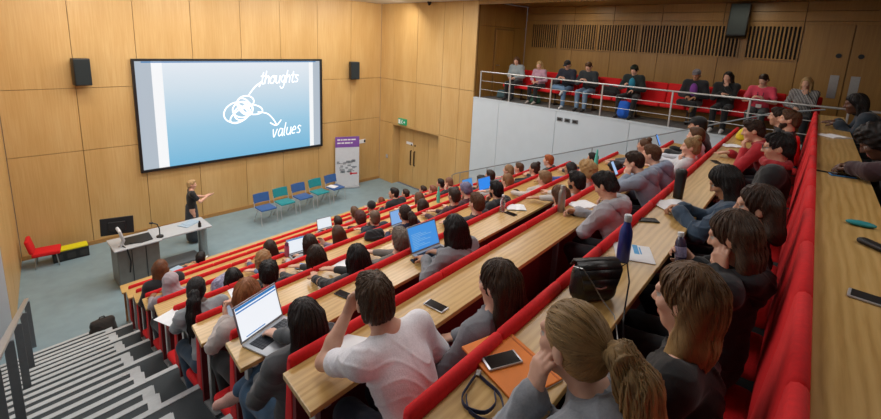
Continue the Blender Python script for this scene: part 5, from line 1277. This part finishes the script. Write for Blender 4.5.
# loose papers
for k, u, dv, rz, lab, m in ((5, 1.36, -.13, .3, 'white sheet at the aisle end of the plaited-hair woman\'s desk', None), (5, 2.02, -.14, -.2, 'white sheet right of the plaited-hair woman', None), (4, 2.32, -.13, .5, 'pale sheet before the sideways black-haired person', None), (6, 2.75, -.16, .2, 'pale sheet on the desk in front of the black bob', None), (8, 1.32, -.12, .5, 'white sheet beside the t-shirt man\'s elbow', None), (3, 3.9, -.15, .2, 'white sheet on a front tier desk', None), (0, 2.95, -.13, .3, 'bluish sheet on the frontmost desk', plain('pale_blue_paper', '#9db2c4'))):
    sheet('sheet_of_paper', k, u, dv, rz, .21, .29, lab, m)
# bags
def soft_bag(name, loc, rz, label, col, dims=(.15, .1, .2), parent_mat=None, straps=True):
    t = empty(name, loc, rz, label, 'bag'); x, y, z = dims; S_ = SD()
    S_.ell((0, 0, z*.55), (x, y, z*.6), None, .05).ell((0, 0, z*.25), (x*1.05, y*1.1, z*.3), None, .06).cone((-x*.6, 0, z), (x*.6, 0, z), y*.45, y*.45, .06)
    sd_object('bag_body', S_, .012, [parent_mat or cloth(col)], t, folds(.006))
    P = SD(); P.ell((0, -y*.95, z*.4), (x*.7, y*.35, z*.32), None, .03); sd_object('front_pocket', P, .012, [parent_mat or cloth(col)], t, folds(.004))
    if straps: MB().tube([(-.05, 0, z*1.15), (-.03, 0, z*1.3), (.03, 0, z*1.3), (.05, 0, z*1.15)], .01, 8).build('carry_loop', M_dark, t, True)
    return t
soft_bag('backpack', (11.02, 4.42, ZB), R(-90), 'bright blue backpack standing on the balcony floor', '#1b5fc8', (.16, .12, .36))
soft_bag('backpack', (11.2, 7.15, ZB), R(-80), 'dark green bag slumped on the balcony floor by the pink cardigan', '#1f4a36', (.2, .14, .2))
soft_bag('backpack', (11.3, 8.35, ZB), R(-60), 'grey-blue bag on the balcony floor by the end wall', '#3c5458', (.2, .14, .2))
soft_bag('backpack', (11.5, 5.02, ZB+.46), R(-90), 'black bag on the balcony bench left of the teal t-shirt', '#16181a', (.26, .1, .2))
soft_bag('backpack', (11.52, 6.68, ZB+.46), R(-90), 'black bag on the balcony bench next to the pink cardigan', '#17181b', (.16, .09, .22))
soft_bag('shopping_bag', (*UV(7.75, vrow(9)-.17), zdesk(9)), A, 'yellow bag on the desk beside the red-jumper man', '#d8c01e', (.12, .08, .13), None, False)
soft_bag('tote_bag', (*UV(2.22, vrow(4)-.17), zdesk(4)), A+.4, 'patterned grey-lilac bag on the desk near the headscarf', '#8d89a0', (.16, .09, .11), plain('lilac_print', '#8f8ba2', .8, 0, .45, 45), False)
soft_bag('tote_bag', (*UV(3.95, vrow(5)-.16), zdesk(5)), A-.3, 'small black bag on the desk behind the long brown hair', '#1a1a1d', (.14, .08, .1), None, False)

soft_bag('backpack', (*UV(1.62, 8.95), 0), A, 'dark brown bag slumped on the floor at the aisle end of the first benches', '#2b241e', (.2, .14, .34))

# ------------------------------------------------------------------ light
def area(name, loc, size, power, col=(1, .93, .82), rot=(0, 0, 0), spread=180, sy=None):
    l = bpy.data.lights.new(name, 'AREA'); l.energy = power; l.color = col; l.shape = 'RECTANGLE' if sy else 'SQUARE'; l.size = size
    if sy: l.size_y = sy
    l.spread = R(spread); o = bpy.data.objects.new(name, l); COL.objects.link(o); o.location = loc; o.rotation_euler = rot; return o
WARM = (1, .95, .87); NEUT = (1, .985, .96)
# ceiling luminaires: a wall-washing row along the front, panels over the stage floor and over the seats, then added fill lamps at the rear and over the balcony
for i, x in enumerate((1.3, 3.9, 6.5, 9.1)):
    area('wall_washer', (x, 11.6, ZC-.03), 1.8, 80, WARM, (R(30), 0, 0), 170, .5)
for x in (2.2, 5.2, 8.2):
    area('stage_panel', (x, 9.6, ZC-.02), 1.4, 100, NEUT)
for x in (2.2, 5.2, 8.2):
    area('seat_panel', (x, 6.0, ZC-.02), 1.4, 66, NEUT)
for x in (1.6, 5.0, 8.2):
    area('seat_panel', (x, 2.4, ZC-.02), 1.4, 30, NEUT)
area('rear_fill', (3.2, -1.4, ZC-.02), 1.4, 26, NEUT)  # unseen fill light, added to brighten the rearmost desk
area('aisle_panel', (.0, 4.5, ZC-.02), .8, 36, (.92, .96, 1))
for y in (6.5, 2.5):
    area('balcony_fill', (12.0, y, ZC-.03), .5, 11, (1, .9, .7))  # added weak lamps that lift the otherwise unlit balcony
w = bpy.data.worlds.new('World'); SC.world = w; w.use_nodes = True
w.node_tree.nodes['Background'].inputs[0].default_value = (.9, .92, 1, 1); w.node_tree.nodes['Background'].inputs[1].default_value = .12

# ------------------------------------------------------------------ camera
cd = bpy.data.cameras.new('Camera'); co = bpy.data.objects.new('Camera', cd); COL.objects.link(co); SC.camera = co
cd.sensor_width = 36.; cd.lens = 442.25/881*36; cd.shift_x = 0.; cd.shift_y = (129.7-209.5)/881; cd.clip_start = .05
yw, pt, rl = R(44.358), R(11.42), R(2.579)
fwd = Vector((math.cos(yw)*math.cos(pt), math.sin(yw)*math.cos(pt), -math.sin(pt))); right = Vector((math.sin(yw), -math.cos(yw), 0)); up = right.cross(fwd)
rt = right*math.cos(rl)+up*math.sin(rl); u_ = -right*math.sin(rl)+up*math.cos(rl)
co.matrix_world = Matrix(((rt.x, u_.x, -fwd.x, 0), (rt.y, u_.y, -fwd.y, 0), (rt.z, u_.z, -fwd.z, 5.5), (0, 0, 0, 1)))
vs_ = SC.view_settings; vs_.view_transform = 'Standard'; vs_.look = 'None'; vs_.exposure = 0.; vs_.gamma = 1.; vs_.use_curve_mapping = False
SC.cycles.use_denoising = True
SC.cycles.max_bounces = 8; SC.cycles.diffuse_bounces = 4
